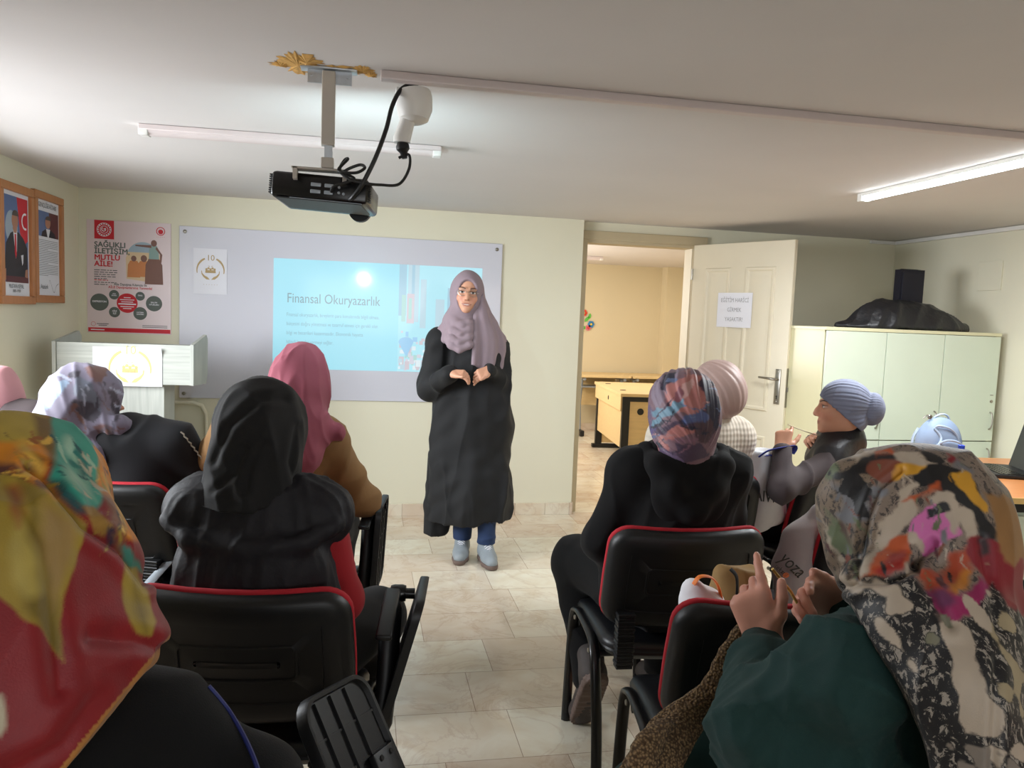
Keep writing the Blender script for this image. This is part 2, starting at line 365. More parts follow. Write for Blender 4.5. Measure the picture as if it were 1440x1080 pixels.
def floor_material():
    m = bpy.data.materials.new('marble_tiles'); m.use_nodes = True; nt = m.node_tree; b = nt.nodes['Principled BSDF']
    tc = nd(nt, 'ShaderNodeTexCoord'); mp = nd(nt, 'ShaderNodeMapping'); mp.inputs['Location'].default_value = (.12, .118, 0)
    nt.links.new(tc.outputs['Object'], mp.inputs[0])
    br = nd(nt, 'ShaderNodeTexBrick'); br.offset = .37; br.offset_frequency = 2; br.squash = 1.35; br.squash_frequency = 3
    br.inputs['Scale'].default_value = 1; br.inputs['Mortar Size'].default_value = .0016; br.inputs['Mortar Smooth'].default_value = .3; br.inputs['Bias'].default_value = 0
    br.inputs['Brick Width'].default_value = .40; br.inputs['Row Height'].default_value = .304
    br.inputs['Color1'].default_value = (*lin((.90, .88, .81)), 1); br.inputs['Color2'].default_value = (*lin((.83, .765, .69)), 1); br.inputs['Mortar'].default_value = (*lin((.66, .59, .52)), 1)
    nt.links.new(mp.outputs[0], br.inputs['Vector'])
    n1 = nd(nt, 'ShaderNodeTexNoise'); n1.inputs['Scale'].default_value = 5; n1.inputs['Detail'].default_value = 6; n1.inputs['Distortion'].default_value = 1.2
    nt.links.new(tc.outputs['Object'], n1.inputs['Vector'])
    r1 = nd(nt, 'ShaderNodeValToRGB'); e = r1.color_ramp.elements; e[0].position = .35; e[0].color = (*lin((.96, .93, .90)), 1); e[1].position = .62; e[1].color = (1, 1, 1, 1)
    nt.links.new(n1.outputs['Fac'], r1.inputs[0])
    x1 = nd(nt, 'ShaderNodeMix', data_type='RGBA', blend_type='MULTIPLY'); x1.inputs[0].default_value = 1
    nt.links.new(br.outputs['Color'], x1.inputs[6]); nt.links.new(r1.outputs[0], x1.inputs[7])
    n2 = nd(nt, 'ShaderNodeTexNoise'); n2.inputs['Scale'].default_value = 3.2; n2.inputs['Detail'].default_value = 8; n2.inputs['Distortion'].default_value = 1.2; n2.inputs['Roughness'].default_value = .65
    nt.links.new(tc.outputs['Object'], n2.inputs['Vector'])
    r2 = nd(nt, 'ShaderNodeValToRGB'); e = r2.color_ramp.elements; e[0].position = .47; e[0].color = (1, 1, 1, 1); e[1].position = .53; e[1].color = (1, 1, 1, 1)
    k = e.new(.5); k.color = (*lin((.82, .72, .68)), 1)
    nt.links.new(n2.outputs['Fac'], r2.inputs[0])
    x2 = nd(nt, 'ShaderNodeMix', data_type='RGBA', blend_type='MULTIPLY'); x2.inputs[0].default_value = .28
    nt.links.new(x1.outputs[2], x2.inputs[6]); nt.links.new(r2.outputs[0], x2.inputs[7])
    nt.links.new(x2.outputs[2], b.inputs['Base Color']); b.inputs['Roughness'].default_value = .22; b.inputs['Specular IOR Level'].default_value = .45
    return m
M['floor'] = floor_material()
# ------------------------------------------------------------------ room shell
def struct(name, mb, mats, parent=None):
    o = mb.build(name, mats, parent); o['kind'] = 'structure'; return o
struct('floor', MB().box((1.6, 3.8, -.05), (6.8, 11.6, .1)), M['floor'])
struct('ceiling', MB().box((1.6, 3.8, H+.05), (6.8, 11.6, .1)), M['ceil'])
WX = 1.498
struct('wall_front', MB().box(((XL+WX)/2-.05, YF+.1, H/2), (WX-XL+.1, .2, H)), M['wall'])
DX0, DX1, DZ = 1.537, 2.361, 1.985
struct('wall_front_right', MB().box(((WX+DX0)/2, YR+.06, H/2), (DX0-WX, .12, H)).box(((DX1+XR+.2)/2, YR+.06, H/2), (XR+.2-DX1, .12, H)).box(((DX0+DX1)/2, YR+.06, (DZ+H)/2), (DX1-DX0, .12, H-DZ)), M['wall'])
# left wall with its window opening (outside the frame, the daylight comes through it)
wy0, wy1, wz0, wz1 = 2.15, 4.05, .90, 1.95
struct('wall_left', MB().box((XL-.1, (YB+wy0)/2, H/2), (.2, wy0-YB, H)).box((XL-.1, (wy1+YF+.2)/2, H/2), (.2, YF+.2-wy1, H))
       .box((XL-.1, (wy0+wy1)/2, wz0/2), (.2, wy1-wy0, wz0)).box((XL-.1, (wy0+wy1)/2, (wz1+H)/2), (.2, wy1-wy0, H-wz1)), M['wall'])
wf = MB()
for yy in (wy0+.03, (wy0+wy1)/2, wy1-.03): wf.box((XL-.12, yy, (wz0+wz1)/2), (.06, .06, wz1-wz0), bev=.006)
for zz in (wz0+.03, wz1-.03): wf.box((XL-.12, (wy0+wy1)/2, zz), (.06, wy1-wy0, .06), bev=.006)
win = struct('window_1', wf, M['white'])
def pane_material():
    m = bpy.data.materials.new('window_glass'); m.use_nodes = True; nt = m.node_tree
    t = nd(nt, 'ShaderNodeBsdfTransparent'); g = nd(nt, 'ShaderNodeBsdfGlossy'); g.inputs['Roughness'].default_value = .02
    x = nd(nt, 'ShaderNodeMixShader'); x.inputs[0].default_value = .08
    nt.links.new(t.outputs[0], x.inputs[1]); nt.links.new(g.outputs[0], x.inputs[2]); nt.links.new(x.outputs[0], nt.nodes['Material Output'].inputs[0]); return m
M['glass'] = pane_material()
p_ = MB().box((XL-.13, (wy0+wy1)/2, (wz0+wz1)/2), (.006, wy1-wy0-.1, wz1-wz0-.1)).build('window_pane', M['glass'], win); p_['kind'] = 'structure'
struct('wall_right', MB().box((XR+.1, (YB+YR)/2+.06, H/2), (.2, YR-YB+.12, H)), M['wall'])
struct('wall_back', MB().box(((XL+XR)/2, YB-.1, H/2), (XR-XL+.4, .2, H)), M['wall'])
# next room
R2Y, R2L, R2R = 9.45, .95, 4.15
struct('wall_next_room', MB().box(((R2L+R2R)/2, R2Y+.1, H/2), (R2R-R2L+.4, .2, H)), M['wall2'])
struct('wall_next_room_left', MB().box((R2L-.1, (YF+R2Y)/2+.1, H/2), (.2, R2Y-YF, H)), M['wall2'])
struct('wall_next_room_right', MB().box((R2R+.1, (YR+R2Y)/2+.06, H/2), (.2, R2Y-YR-.12, H)), M['wall2'])
struct('column_next_room', MB().box((3.94, R2Y-.09, H/2), (.42, .18, H)), M['wall2'])
bb = MB()
xs = [XL, -1.30, -.82, -.30, .18, .62, 1.08, 1.30, WX+.006]
for a, b in zip(xs[:-1], xs[1:]): bb.box(((a+b)/2, YF-.007, .043), (b-a-.002, .014, .086), bev=.002)
bb.box((WX+.005, YF+.05, .043), (.012, .11, .086), bev=.002)
struct('baseboard_front', bb, M['floor'])
struct('baseboard_front_right', MB().box(((DX1+.06+XR)/2, YR-.007, .043), (XR-DX1-.06, .014, .086), bev=.002), M['floor'])
struct('baseboard_left', MB().box((XL+.007, (YB+YF)/2, .043), (.014, YF-YB-.02, .086), bev=.002), M['floor'])
struct('baseboard_right', MB().box((XR-.007, (YB+YR)/2, .043), (.014, YR-YB-.03, .086), bev=.002), M['floor'])
struct('baseboard_next_room', MB().box(((R2L+3.72)/2, R2Y-.007, .043), (3.72-R2L, .014, .086), bev=.002), M['floor'])
# door casing and leaf
cs = MB()
cs.box(((DX0+DX1)/2+.02, YR-.012, DZ+.028), (DX1-DX0+.16, .03, .066), bev=.006).box(((DX0+DX1)/2, YR+.05, DZ-.012), (DX1-DX0, .14, .026), bev=.003)
cs.box((DX0-.012, YR-.01, DZ/2), (.05, .03, DZ), bev=.006).box((DX1+.03, YR-.012, DZ/2), (.07, .03, DZ), bev=.006)
struct('trim_1', cs, M['casing'])
struct('trim_2', MB().box((DX0+.004, YR+.06, DZ/2), (.012, .13, DZ)).box((DX1-.004, YR+.06, DZ/2), (.012, .13, DZ)), M['door'])
DW, DH = .815, 1.97
dvec = (at(1112, 337, 4.67)-at(976, 345, YR-.035))[:2]; dang = math.atan2(dvec[1], dvec[0])
door = empty('door_1', (DX1+.005, YR-.035, .012), dang); door['kind'] = 'structure'
def panel_door(mb, Wd, Hd, T):
    """six-panel leaf, raised panels on both faces; local x along the leaf, y = thickness"""
    mb.box((Wd/2, 0, Hd/2), (Wd, T, Hd), bev=.004)
    cols = [(.10, .355), (.455, .715)]; rows = [(.16, .60), (.72, 1.80)]
    return cols, rows
L_ = MB(); cols, rows = panel_door(L_, DW, DH, .036)
cols = [(.115, .335), (.455, .690)]; rows = [(.17, .66), (.83, 1.80)]
for sgn in (-1, 1):
    for (x0, x1) in cols:
        for (z0, z1) in rows:
            pts = lambda i: [(x0+i, z0+i), (x1-i, z0+i), (x1-i, z1-i), (x0+i, z1-i)]
            prof = [(0, .0182), (.007, .0275), (.020, .0270), (.030, .0186), (.046, .0185), (.066, .0245)]
            V = []; Fq = []
            for i, (ins, dep) in enumerate(prof): V += [(x, sgn*dep, z) for x, z in pts(ins)]
            for i in range(len(prof)-1):
                for j in range(4):
                    q = (i*4+j, i*4+(j+1) % 4, (i+1)*4+(j+1) % 4, (i+1)*4+j); Fq.append(q if sgn < 0 else q[::-1])
            k = (len(prof)-1)*4; q = (k, k+1, k+2, k+3); Fq.append(q if sgn < 0 else q[::-1]); L_.raw(V, Fq)
leaf = L_.build('door_leaf', M['door'], door, 25)
# from inside the room the visible face is local +y or -y, whichever faces the camera
n_ = Vector((-math.sin(dang), math.cos(dang))); fs = -1 if n_.dot(Vector((DX1, YR))-Vector((0, 0))) > 0 else 1
h_ = MB()
h_.box((DW-.055, fs*.022, 1.005), (.040, .008, .235), bev=.0035)
for zz in (1.105, .905): h_.lathe([(.004, 0), (.004, .002), (.001, .003)], (DW-.055, fs*.026, zz), (0, fs, 0), 10)
plate = h_.build('lock_plate', M['metal'], door)
MB().tube([(DW-.055, fs*.02, 1.055), (DW-.055, fs*.060, 1.055), (DW-.07, fs*.066, 1.055), (DW-.12, fs*.066, 1.058), (DW-.175, fs*.064, 1.060)], [.009, .009, .009, .008, .007], 10).build('lever_handle', M['metal'], door)
MB().box((DW-.055, fs*.0265, .93), (.007, .002, .018), bev=.001).lathe([(.006, 0), (.006, .0012)], (DW-.055, fs*.0262, .94), (0, fs, 0), 12).build('keyhole', M['dark'], door)
MB().box((DW+.0012, 0, 1.0), (.003, .024, .26)).box((DW+.006, 0, .99), (.012, .012, .03)).build('lock_edge', M['metal'], door)
for zz in (.28, 1.0, 1.72): MB().lathe([(.008, 0), (.008, .08)], (-.004, fs*.02, zz), (0, 0, 1), 12).build('hinge', M['metal'], door)
# ------------------------------------------------------------------ ceiling fixtures
def tube_fixture(name, a, b, label, lit, cat='ceiling light'):
    a, b = Vector(a), Vector(b); d = (b-a).normalized(); L = (b-a).length
    r = empty(name, a.lerp(b, .5), math.atan2(d.y, d.x)); set_tag(r, label, cat)
    body = MB().box((0, 0, -.012), (L, .060 if not lit else .05, .022), bev=.004); body.build('housing', M['trunk' if not lit else 'white'], r)
    df = MB()
    n = 10; prof = [(.026*math.cos(math.pi*i/n), -.022-.020*math.sin(math.pi*i/n)) for i in range(n+1)]
    V = [(x, y, z) for x in (-L/2+.035, L/2-.035) for (y, z) in prof]
    df.raw(V, [(i, i+1, n+1+i+1, n+1+i) for i in range(n)]+[tuple(range(n+1))[::-1], tuple(range(n+1, 2*n+2))]); df.build('diffuser', M['tubeglow'] if lit else M['trunk'], r)
    for sx in (-1, 1): MB().box((sx*(L/2-.017), 0, -.022), (.036, .056, .042), bev=.005).build('end_cap', M['white'], r)
    return r
pA, pB = atz(197, 186, H-.03), atz(620, 217, H-.03)
tube_fixture('batten_light', (pA[0], pA[1], H), (pB[0], pB[1], H), 'unlit white batten light on the ceiling, just past the projector', False)
pA, pB = atz(1212, 281, H-.03), atz(1440, 229, H-.03)
tube_fixture('batten_light', (pA[0], pA[1], H), (pA[0]-.01, pA[1]-1.22, H), 'lit tube light glowing white on the ceiling at the right', True)
area('lit_tube_light', (pA[0]-.005, pA[1]-.61, H-.05), (0, 0, -1), .05, 1.15, 38, (.93, .97, 1))
pA, pB = atz(535, 110, H-.02), atz(1440, 193, H-.02)
tk = MB().box(((pA[0]+3.2)/2, pA[1], H-.0125), (3.2-pA[0], .040, .025), bev=.004)
set_tag(tk.build('cable_trunking', M['trunk']), 'long pale plastic cable trunking running across the ceiling', 'cable trunking')
# small trunking along the right wall corner
q0 = atz(1257, 336, H-.02)
tr = MB().box(((q0[0]+XR)/2, YR-.012, H-.018), (XR-q0[0], .022, .024), bev=.003).box((XR-.010, (YR+1.0)/2, H-.018), (.020, YR-1.0, .026), bev=.003)
set_tag(tr.build('wall_trunking', M['white']), 'thin white cable trunking in the corner where right wall meets ceiling', 'cable trunking')
jb = at(1412, 366, 4.4); fr = frame((XR-.0005, 4.38, jb[2]-.085), (0, 1, 0), (0, 0, 1))
yb = [4.36, 4.36+.20]
set_tag(MB().box((XR-.004, 4.44, 1.80), (.008, .20, .19), bev=.002).build('junction_cover', M['wall']), 'square painted junction cover on the right wall', 'junction cover')
# ------------------------------------------------------------------ projector on its ceiling mount
pc = at(457, 266, 2.36)                                    # middle of the projector's rear face
prj = empty('projector', (pc[0], pc[1]+.11, pc[2]), 0); set_tag(prj, 'black projector hanging upside down from the ceiling mount', 'projector')
prj.rotation_euler = (rad(-3), rad(3.0), rad(-9))
bd = MB().box((0, 0, 0), (.285, .215, .076), bev=.014, seg=3); bd.build('housing', M['blackgloss'], prj)
for sx in (-1, 1):
    vt = MB()
    for i in range(9): vt.box((sx*.143, -.085, -.026+i*.0065), (.010, .03, .003))
    vt.build('vent_fins', M['black'], prj)
MB().box((0, -.02, -.0385), (.25, .17, .004), bev=.002).build('top_cover', M['black'], prj)
MB().box((.02, -.099, -.0375), (.21, .012, .0035), bev=.001).build('light_leak_strip', M['greysteel'], prj)  # pale strip stands for light leaking along the projector's bottom edge
pt = MB()
for (x, z, ww_) in ((-.01, .006, .030), (.028, .006, .026), (-.01, -.014, .030), (.028, -.014, .026)):
    pt.box((x, -.1085, z), (ww_, .004, .011), bev=.003)
for (x, z) in ((.058, .004), (.058, -.012), (.072, -.014)): pt.lathe([(.004, 0), (.004, .004)], (x, -.1075, z), (0, -1, 0), 10)
pt.build('connector', M['greysteel'], prj)

MB().lathe([(.036, 0), (.036, .02), (.028, .026)], (.085, .105, -.02), (0, 1, 0), 24).build('lens_barrel', M['black'], prj)
M['lens'] = mat('projector_lens', (1, 1, 1), .2, 0, emit=(.85, .97, 1), estr=1600)
MB().lathe([(.017, 0), (.012, .004), (.001, .006)], (.085, .131, -.02), (0, 1, 0), 20).build('lens', M['lens'], prj)
mt = empty('projector_mount', (atz(463, 97, H)[0], atz(470, 97, H)[1], H)); set_tag(mt, 'pale steel ceiling mount with a square pole holding the projector', 'projector mount')
mx, my = mt.location.x, mt.location.y
PZ = prj.location.z+.045
pole = MB().box((0, 0, -.115), (.038, .034, .21), bev=.003); pole.build('pole', M['mount'], mt)
dz = H-PZ
MB().box((.002, 0, -.235), (.022, .022, .06)).box((.012, 0, -.25), (.004, .03, .03)).build('inner_pole', M['galv'], mt)
MB().box((.0, 0, -(.255+dz-.015)/2), (.036, .036, dz-.015-.255), bev=.003).build('swivel_joint', M['mount'], mt)
pl = MB().box((0, .0, -.004), (.16, .05, .006), bev=.001).box((-.035, 0, -.024), (.05, .004, .04)).box((.04, 0, -.024), (.05, .004, .04))
for x in (-.05, .055): pl.lathe([(.006, 0), (.006, .004)], (x, -.002, -.02), (0, -1, 0), 10)
pl.build('ceiling_plate', M['galv'], mt)
br_ = MB().box((-.02, .0, -dz+.01), (.16, .05, .006), bev=.001)
for x in (-.09, .05): br_.box((x, 0, -dz-.005), (.012, .05, .034))
br_.build('bracket_plate', M['mount'], mt)
# broken plaster and foam round the plate
rs = random.Random(5); sp = MB(); fr = frame((mx, my, H), (1, 0, 0), (0, -1, 0))
def splat(mb, cx, cy, rx, ry, off, seed):
    r = random.Random(seed); n = 40; pts = []
    for i in range(n):
        a = 2*math.pi*i/n; k = .55+.6*r.random(); pts.append((cx+rx*k*math.cos(a), cy+ry*k*math.sin(a)))
    V = [fr(x, y, off) for x, y in pts]+[fr(cx, cy, off+.006)]
    mb.raw(V, [(i, (i+1) % n, n) for i in range(n)])
splat(sp, -.085, .02, .060, .10, .0005, 3); splat(sp, -.135, .0, .035, .03, .0008, 8); splat(sp, -.06, .05, .05, .07, .0007, 12); splat(sp, .01, .0, .09, .045, .0006, 4); splat(sp, .095, .02, .035, .04, .0005, 6); splat(sp, .12, -.02, .02, .03, .0006, 9)
set_tag(sp.build('plaster_stain', M['rust'], None, 0), 'yellow broken plaster patch on the ceiling around the projector mount', 'plaster patch')
# white plug housing under the trunking
ph = empty('plug_housing', (at(580, 118, 2.42)[0], 2.42, H-.026)); set_tag(ph, 'white plastic plug housing hanging under the ceiling trunking beside the projector', 'plug housing')
A0 = Vector((0, 0, 0)); A1 = Vector(at(582, 172, 2.41))-ph.location; A2 = Vector(at(567, 201, 2.40))-ph.location
MB().box((0, 0, -.008), (.10, .055, .016), bev=.004).build('mounting_plate', M['white'], ph)
MB().tube([A0+Vector((.004, 0, -.008)), A0.lerp(A1, .25)+Vector((.004, 0, 0)), A0.lerp(A1, .6)+Vector((.004, 0, 0)), A0.lerp(A1, .92), A1+Vector((0, 0, -.004))], [.053, .056, .054, .044, .026], 20).build('housing', M['white'], ph)
MB().tube([A1.lerp(A0, .35)+Vector((-.016, -.01, 0)), A1+Vector((-.02, 0, 0)), A2+Vector((-.004, 0, .012)), A2+Vector((-.004, 0, 0))], [.022, .023, .026, .025], 18).build('socket_ring', M['white'], ph)
MB().box((A1.x*.5, -.040, A1.z*.5), (.002, .001, .02)).box((A1.x*.5+.02, -.040, A1.z*.5), (.008, .001, .006)).build('rating_label', M['ink'], ph)
MB().lathe([(.014, 0), (.02, -.012), (.02, -.022), (.012, -.032), (.008, -.05)], A2+Vector((-.004, 0, .003)), (-.2, 0, 1), 16).build('plug', M['cord'], ph)
def smooth_path(pts, n=8):
    P = [Vector(p) for p in pts]; out = []
    for i in range(len(P)-1):
        a, b, c, d = P[max(i-1, 0)], P[i], P[i+1], P[min(i+2, len(P)-1)]
        for j in range(n):
            t = j/n; out.append(.5*((2*b)+(c-a)*t+(2*a-5*b+4*c-d)*t*t+(3*b-a-3*c+d)*t**3))
    return out+[P[-1]]
c1 = [at(588, 117, 2.41), at(566, 124, 2.39), at(552, 148, 2.36), at(543, 182, 2.33), at(528, 222, 2.31), at(510, 258, 2.31), at(497, 276, 2.325), at(492, 280, 2.345)]
set_tag(MB().tube(smooth_path(c1), .0065, 10).build('video_cable', M['cord']), 'thick black cable from the trunking down to the back of the projector', 'cable')
c2 = [A2+ph.location+Vector((-.012, 0, -.045)), at(575, 218, 2.39), at(575, 238, 2.38), at(561, 259, 2.36), at(535, 260, 2.33), at(515, 258, 2.31), at(492, 252, 2.31), at(478, 240, 2.33), at(484, 226, 2.34), at(489, 224, 2.33), at(476, 240, 2.31), at(500, 243, 2.30), at(513, 236, 2.31), at(505, 232, 2.33), at(484, 242, 2.33), at(498, 252, 2.32), at(470, 262, 2.33), at(466, 270, 2.345)]
set_tag(MB().tube(smooth_path(c2), .0045, 8).build('power_cable', M['cord']), 'black power cord looped on the projector and plugged into the white housing', 'cable')
# ------------------------------------------------------------------ whiteboard, slide, prints
BX0, BX1, BZ0, BZ1 = -1.178, .921, .802, 1.908
wbd = empty('whiteboard', ((BX0+BX1)/2, YF, BZ0)); set_tag(wbd, 'large glossy whiteboard on the front wall', 'whiteboard')
MB().box(((BX0+BX1)/2, YF-.009, (BZ0+BZ1)/2), (BX1-BX0, .012, BZ1-BZ0), bev=.003).build('panel', M['board'], wbd, local=False)
for x, z in ((BX0+.035, BZ1-.035), (BX1-.04, BZ1-.04), (BX0+.03, BZ0+.03)):
    MB().lathe([(.012, 0), (.012, .004), (.006, .007)], (x, YF-.015, z), (0, -1, 0), 16).build('screw_cap', M['metal'], wbd, local=False)
YS = YF-.0165
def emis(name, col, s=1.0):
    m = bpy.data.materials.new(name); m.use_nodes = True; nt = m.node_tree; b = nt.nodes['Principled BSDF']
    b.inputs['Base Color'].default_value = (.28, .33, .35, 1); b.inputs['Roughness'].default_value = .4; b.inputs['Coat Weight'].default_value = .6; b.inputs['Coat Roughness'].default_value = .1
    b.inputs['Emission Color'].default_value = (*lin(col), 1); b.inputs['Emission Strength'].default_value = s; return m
sl = [at(385, 362, YS), at(385, 518, YS), at(562, 376, YS), at(648, 383, YS)]
SX0, SZ1 = sl[0][0], sl[0][2]-.003; SZ0 = sl[1][2]; SXm = sl[2][0]; SX1 = .785
slide = empty('projected_slide', (SX0, YS, SZ0)); set_tag(slide, 'bright turquoise slide projected on the whiteboard, titled Finansal Okuryazarlık', 'projected slide')
frs = frame((SX0, YS, SZ0), (1, 0, 0), (0, 0, 1)); SW, SH = SX1-SX0, SZ1-SZ0; sm = SXm-SX0
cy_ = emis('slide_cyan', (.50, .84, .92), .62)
MB().poly(frs, [(0, 0), (sm, 0), (sm, SH), (0, SH)]).build('slide_background', cy_, slide, local=False)
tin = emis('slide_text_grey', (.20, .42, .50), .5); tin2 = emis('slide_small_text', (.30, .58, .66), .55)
MB().text(frs, 'Finansal Okuryazarlık', .085, SH-.285, .090, 0, .0006, sx=.78).build('slide_title', tin, slide, local=False)
para = ['Finansal okuryazarlık, bireylerin para konularında bilgili olması,', 'bütçesini doğru yönetmesi ve tasarruf etmesi için gerekli olan', 'bilgi ve becerileri kazanmasıdır. Ekonomik hayatta', 'bilinçli kararlar vermeyi sağlar.']
for i, t in enumerate(para): MB().text(frs, t, .085, SH-.375-i*.060, .034, 0, .0006, sx=.60*(1.18, 1.17, 1.22, 1.20)[i]).build('text_line', tin2, slide, local=False)
# city picture on the right of the slide: sky, towers, crowd
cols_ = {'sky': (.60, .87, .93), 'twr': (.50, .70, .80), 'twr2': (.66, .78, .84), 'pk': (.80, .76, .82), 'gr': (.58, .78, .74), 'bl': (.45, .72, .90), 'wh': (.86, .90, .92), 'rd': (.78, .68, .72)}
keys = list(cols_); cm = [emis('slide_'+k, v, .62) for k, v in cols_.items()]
pcx = MB(); x0 = sm
pcx.poly(frs, [(x0, 0), (SW, 0), (SW, SH), (x0, SH)], 0, 0)
def R_(x, z, w_, h, k, o): pcx.poly(frs, [(x0+x, z), (x0+x+w_, z), (x0+x+w_, z+h), (x0+x, z+h)], o, keys.index(k))
R_(.0, .38, .05, SH-.38, 'twr', .0003); R_(.06, .34, .075, SH-.34, 'twr2', .0003); R_(.085, .5, .02, SH-.5, 'twr', .0005); R_(.145, .30, .04, .33, 'twr2', .0003)
R_(.02, .34, .028, .18, 'gr', .0007); R_(.055, .33, .05, .20, 'rd', .0007); R_(.068, .36, .02, .14, 'gr', .0009); R_(.25, .3, .06, .2, 'twr2', .0003); R_(.33, .28, .09, .3, 'twr', .0003)
rr = random.Random(11)
for i in range(150):
    k = rr.choice(['pk', 'pk', 'wh', 'twr2', 'rd', 'bl', 'wh', 'gr']); s_ = .012+.022*rr.random(); x, z = rr.random()*(SW-sm-.05), .005+.27*rr.random()**1.2
    R_(x, z, s_, s_*(.8+rr.random()), k, .0010+.00001*i)
pcx.disc(frs, (x0+.055, .20), .05, .035, .003, keys.index('bl'), 20, 0, 180)
pcx.poly(frs, [(x0+.005, .20), (x0+.105, .20), (x0+.06, .10)], .0031, keys.index('bl'))
pcx.build('slide_picture', cm, slide, local=False)
# anniversary emblem print (10, ring, cupped hands)
def emblem(mb, fr, c, r, off=.0005, mi=1):
    cx, cy = c
    for a0, a1 in ((115, 192), (-12, 65)):
        n = 16; V = []
        for i in range(n+1):
            a = rad(a0+(a1-a0)*i/n); t = abs(i/n-(.25 if a0 > 90 else .75)); wv = r*(.075-.05*min(1, t*1.2))
            V += [fr(cx+(r-wv)*math.cos(a), cy+(r-wv)*math.sin(a), off), fr(cx+(r+wv)*math.cos(a), cy+(r+wv)*math.sin(a), off)]
        mb.raw(V, [(2*i, 2*i+1, 2*i+3, 2*i+2) for i in range(n)], mi)
    mb.text(fr, '10', cx, cy+r*.78, r*.62, mi, off, 'CENTER')
    for s in (-1, 1):
        pts = [(.64, .0), (.60, -.22), (.42, -.40), (.22, -.50), (.05, -.70), (.30, -.68), (.52, -.50), (.66, -.28), (.68, -.05)]
        P = [(cx+s*x*r, cy+y*r) for x, y in pts]; mb.poly(fr, P if s > 0 else P[::-1], off, mi)
    for i, x in enumerate((-.30, -.15, 0, .15, .30)):
        mb.disc(fr, (cx+x*r, cy+r*(.18 if i % 2 else .10)), r*.085, off=off, mi=mi, n=12)
        mb.poly(fr, [(cx+(x-.09)*r, cy-.18*r), (cx+(x+.09)*r, cy-.18*r), (cx+(x+.07)*r, cy+.04*r), (cx+(x-.07)*r, cy+.04*r)], off, mi)
    for s in (-1, 1): mb.poly(fr, [(cx+s*.08*r, cy+.30*r), (cx+s*.20*r, cy+.38*r), (cx+s*.06*r, cy+.36*r)][::s], off, mi)
def sheet(name, O, ex, ey, W_, H_, label, cat, curl=0):
    r = empty(name, O); set_tag(r, label, cat); fr = frame(O, ex, ey)
    def fn(u, v):
        c = curl*max(0, u+v-1.72)**2*3; return fr(u*W_, v*H_, .001+c)
    MB().grid(fn, 14, 14).build('sheet', M['paper'], r, 180, local=False)
    return r, fr
a, b = at(272, 348, YS), at(318, 414, YS)
pw, phh = .205, .297
r, fr = sheet('emblem_print', (a[0], YS, b[2]-.002), (1, 0, 0), (0, 0, 1), b[0]-a[0]+.005, a[2]-b[2], 'white sheet with a gold number ten emblem stuck on the whiteboard', 'paper sheet')
mb = MB(); emblem(mb, fr, (.105, .150), .083, .0022, 0); mb.text(fr, '· · · · · ·', .105, .05, .03, 0, .0022, 'CENTER'); mb.build('emblem', mat('gold_print', (.70, .60, .42), .6), r, local=False)
# family communication poster
a, b, c = at(122, 308, YF), at(236, 471, YF), at(240, 315, YF)
PW, PH = .497, .708
po = empty('poster', (a[0], YF, a[2]-PH)); set_tag(po, 'red white and grey family communication poster on the front wall', 'poster')
fr = frame((a[0], YF-.006, a[2]-PH), (1, 0, 0), (0, 0, 1))
MB().box((a[0]+PW/2, YF-.003, a[2]-PH/2), (PW, .006, PH), bev=.001).build('sheet', M['pink'], po, local=False)
pg = MB(); PM = [M['red'], M['greyg'], M['paper'], mat('poster_sky', (.62, .70, .76), .6), mat('poster_sand', (.86, .76, .62), .6), mat('poster_orange', (.80, .52, .32), .6), mat('poster_brown', (.50, .36, .32), .6), mat('poster_teal', (.55, .66, .64), .6), M['ink']]
pg.poly(fr, [(.045, PH-.118), (.160, PH-.118), (.160, PH-.002), (.045, PH-.002)], .0004, 0)
pg.disc(fr, (.102, PH-.060), .043, off=.0007, mi=2, rin=.040)
for i in range(16):
    q = rad(i*22.5); pg.disc(fr, (.102+.035*math.cos(q), PH-.060+.035*math.sin(q)), .0045, off=.0007, mi=2, n=8)
pg.disc(fr, (.102, PH-.060), .024, off=.0007, mi=2, rin=.021); pg.disc(fr, (.100, PH-.058), .014, off=.0008, mi=2, a0=120, a1=400, rin=.009); pg.disc(fr, (.104, PH-.056), .005, off=.0008, mi=2, n=8)
pg.disc(fr, (.435, PH-.052), .027, off=.0004, mi=0, rin=.022); pg.disc(fr, (.435, PH-.055), .015, off=.0004, mi=0); pg.text(fr, '- - - - -', .435, PH-.092, .018, 0, .0004, 'CENTER')
for i, (t, k) in enumerate((('SAĞLIKLI', 1), ('İLETİŞİM,', 1), ('MUTLU', 0), ('AİLE!', 0))): [pg.text(fr, t, .042+dx_, PH-.168-i*.040+dy_, .046, k, .0005+.0001*q_) for q_, (dx_, dy_) in enumerate(((0, 0), (.0028, 0), (.0014, .0014), (.0014, -.0014)))]
tl = MB()
def lines(mb, x, y, w_, n, gap, h, mi, seed, off=.0004):
    r = random.Random(seed)
    for i in range(n):
        xx = x; ww = w_*(1 if i < n-1 else .6)
        while xx < x+ww-.006:
            l = min(.010+.024*r.random(), x+ww-xx); pg.poly(fr, [(xx, y-i*gap), (xx+l, y-i*gap), (xx+l, y-i*gap+h), (xx, y-i*gap+h)], off, mi); xx += l+.005
lines(pg, .042, PH-.315, .135, 5, .0135, .0045, 8, 2); lines(pg, .042, PH-.378, .135, 1, .0135, .005, 0, 3); lines(pg, .042, PH-.392, .13, 2, .0135, .0045, 8, 4)
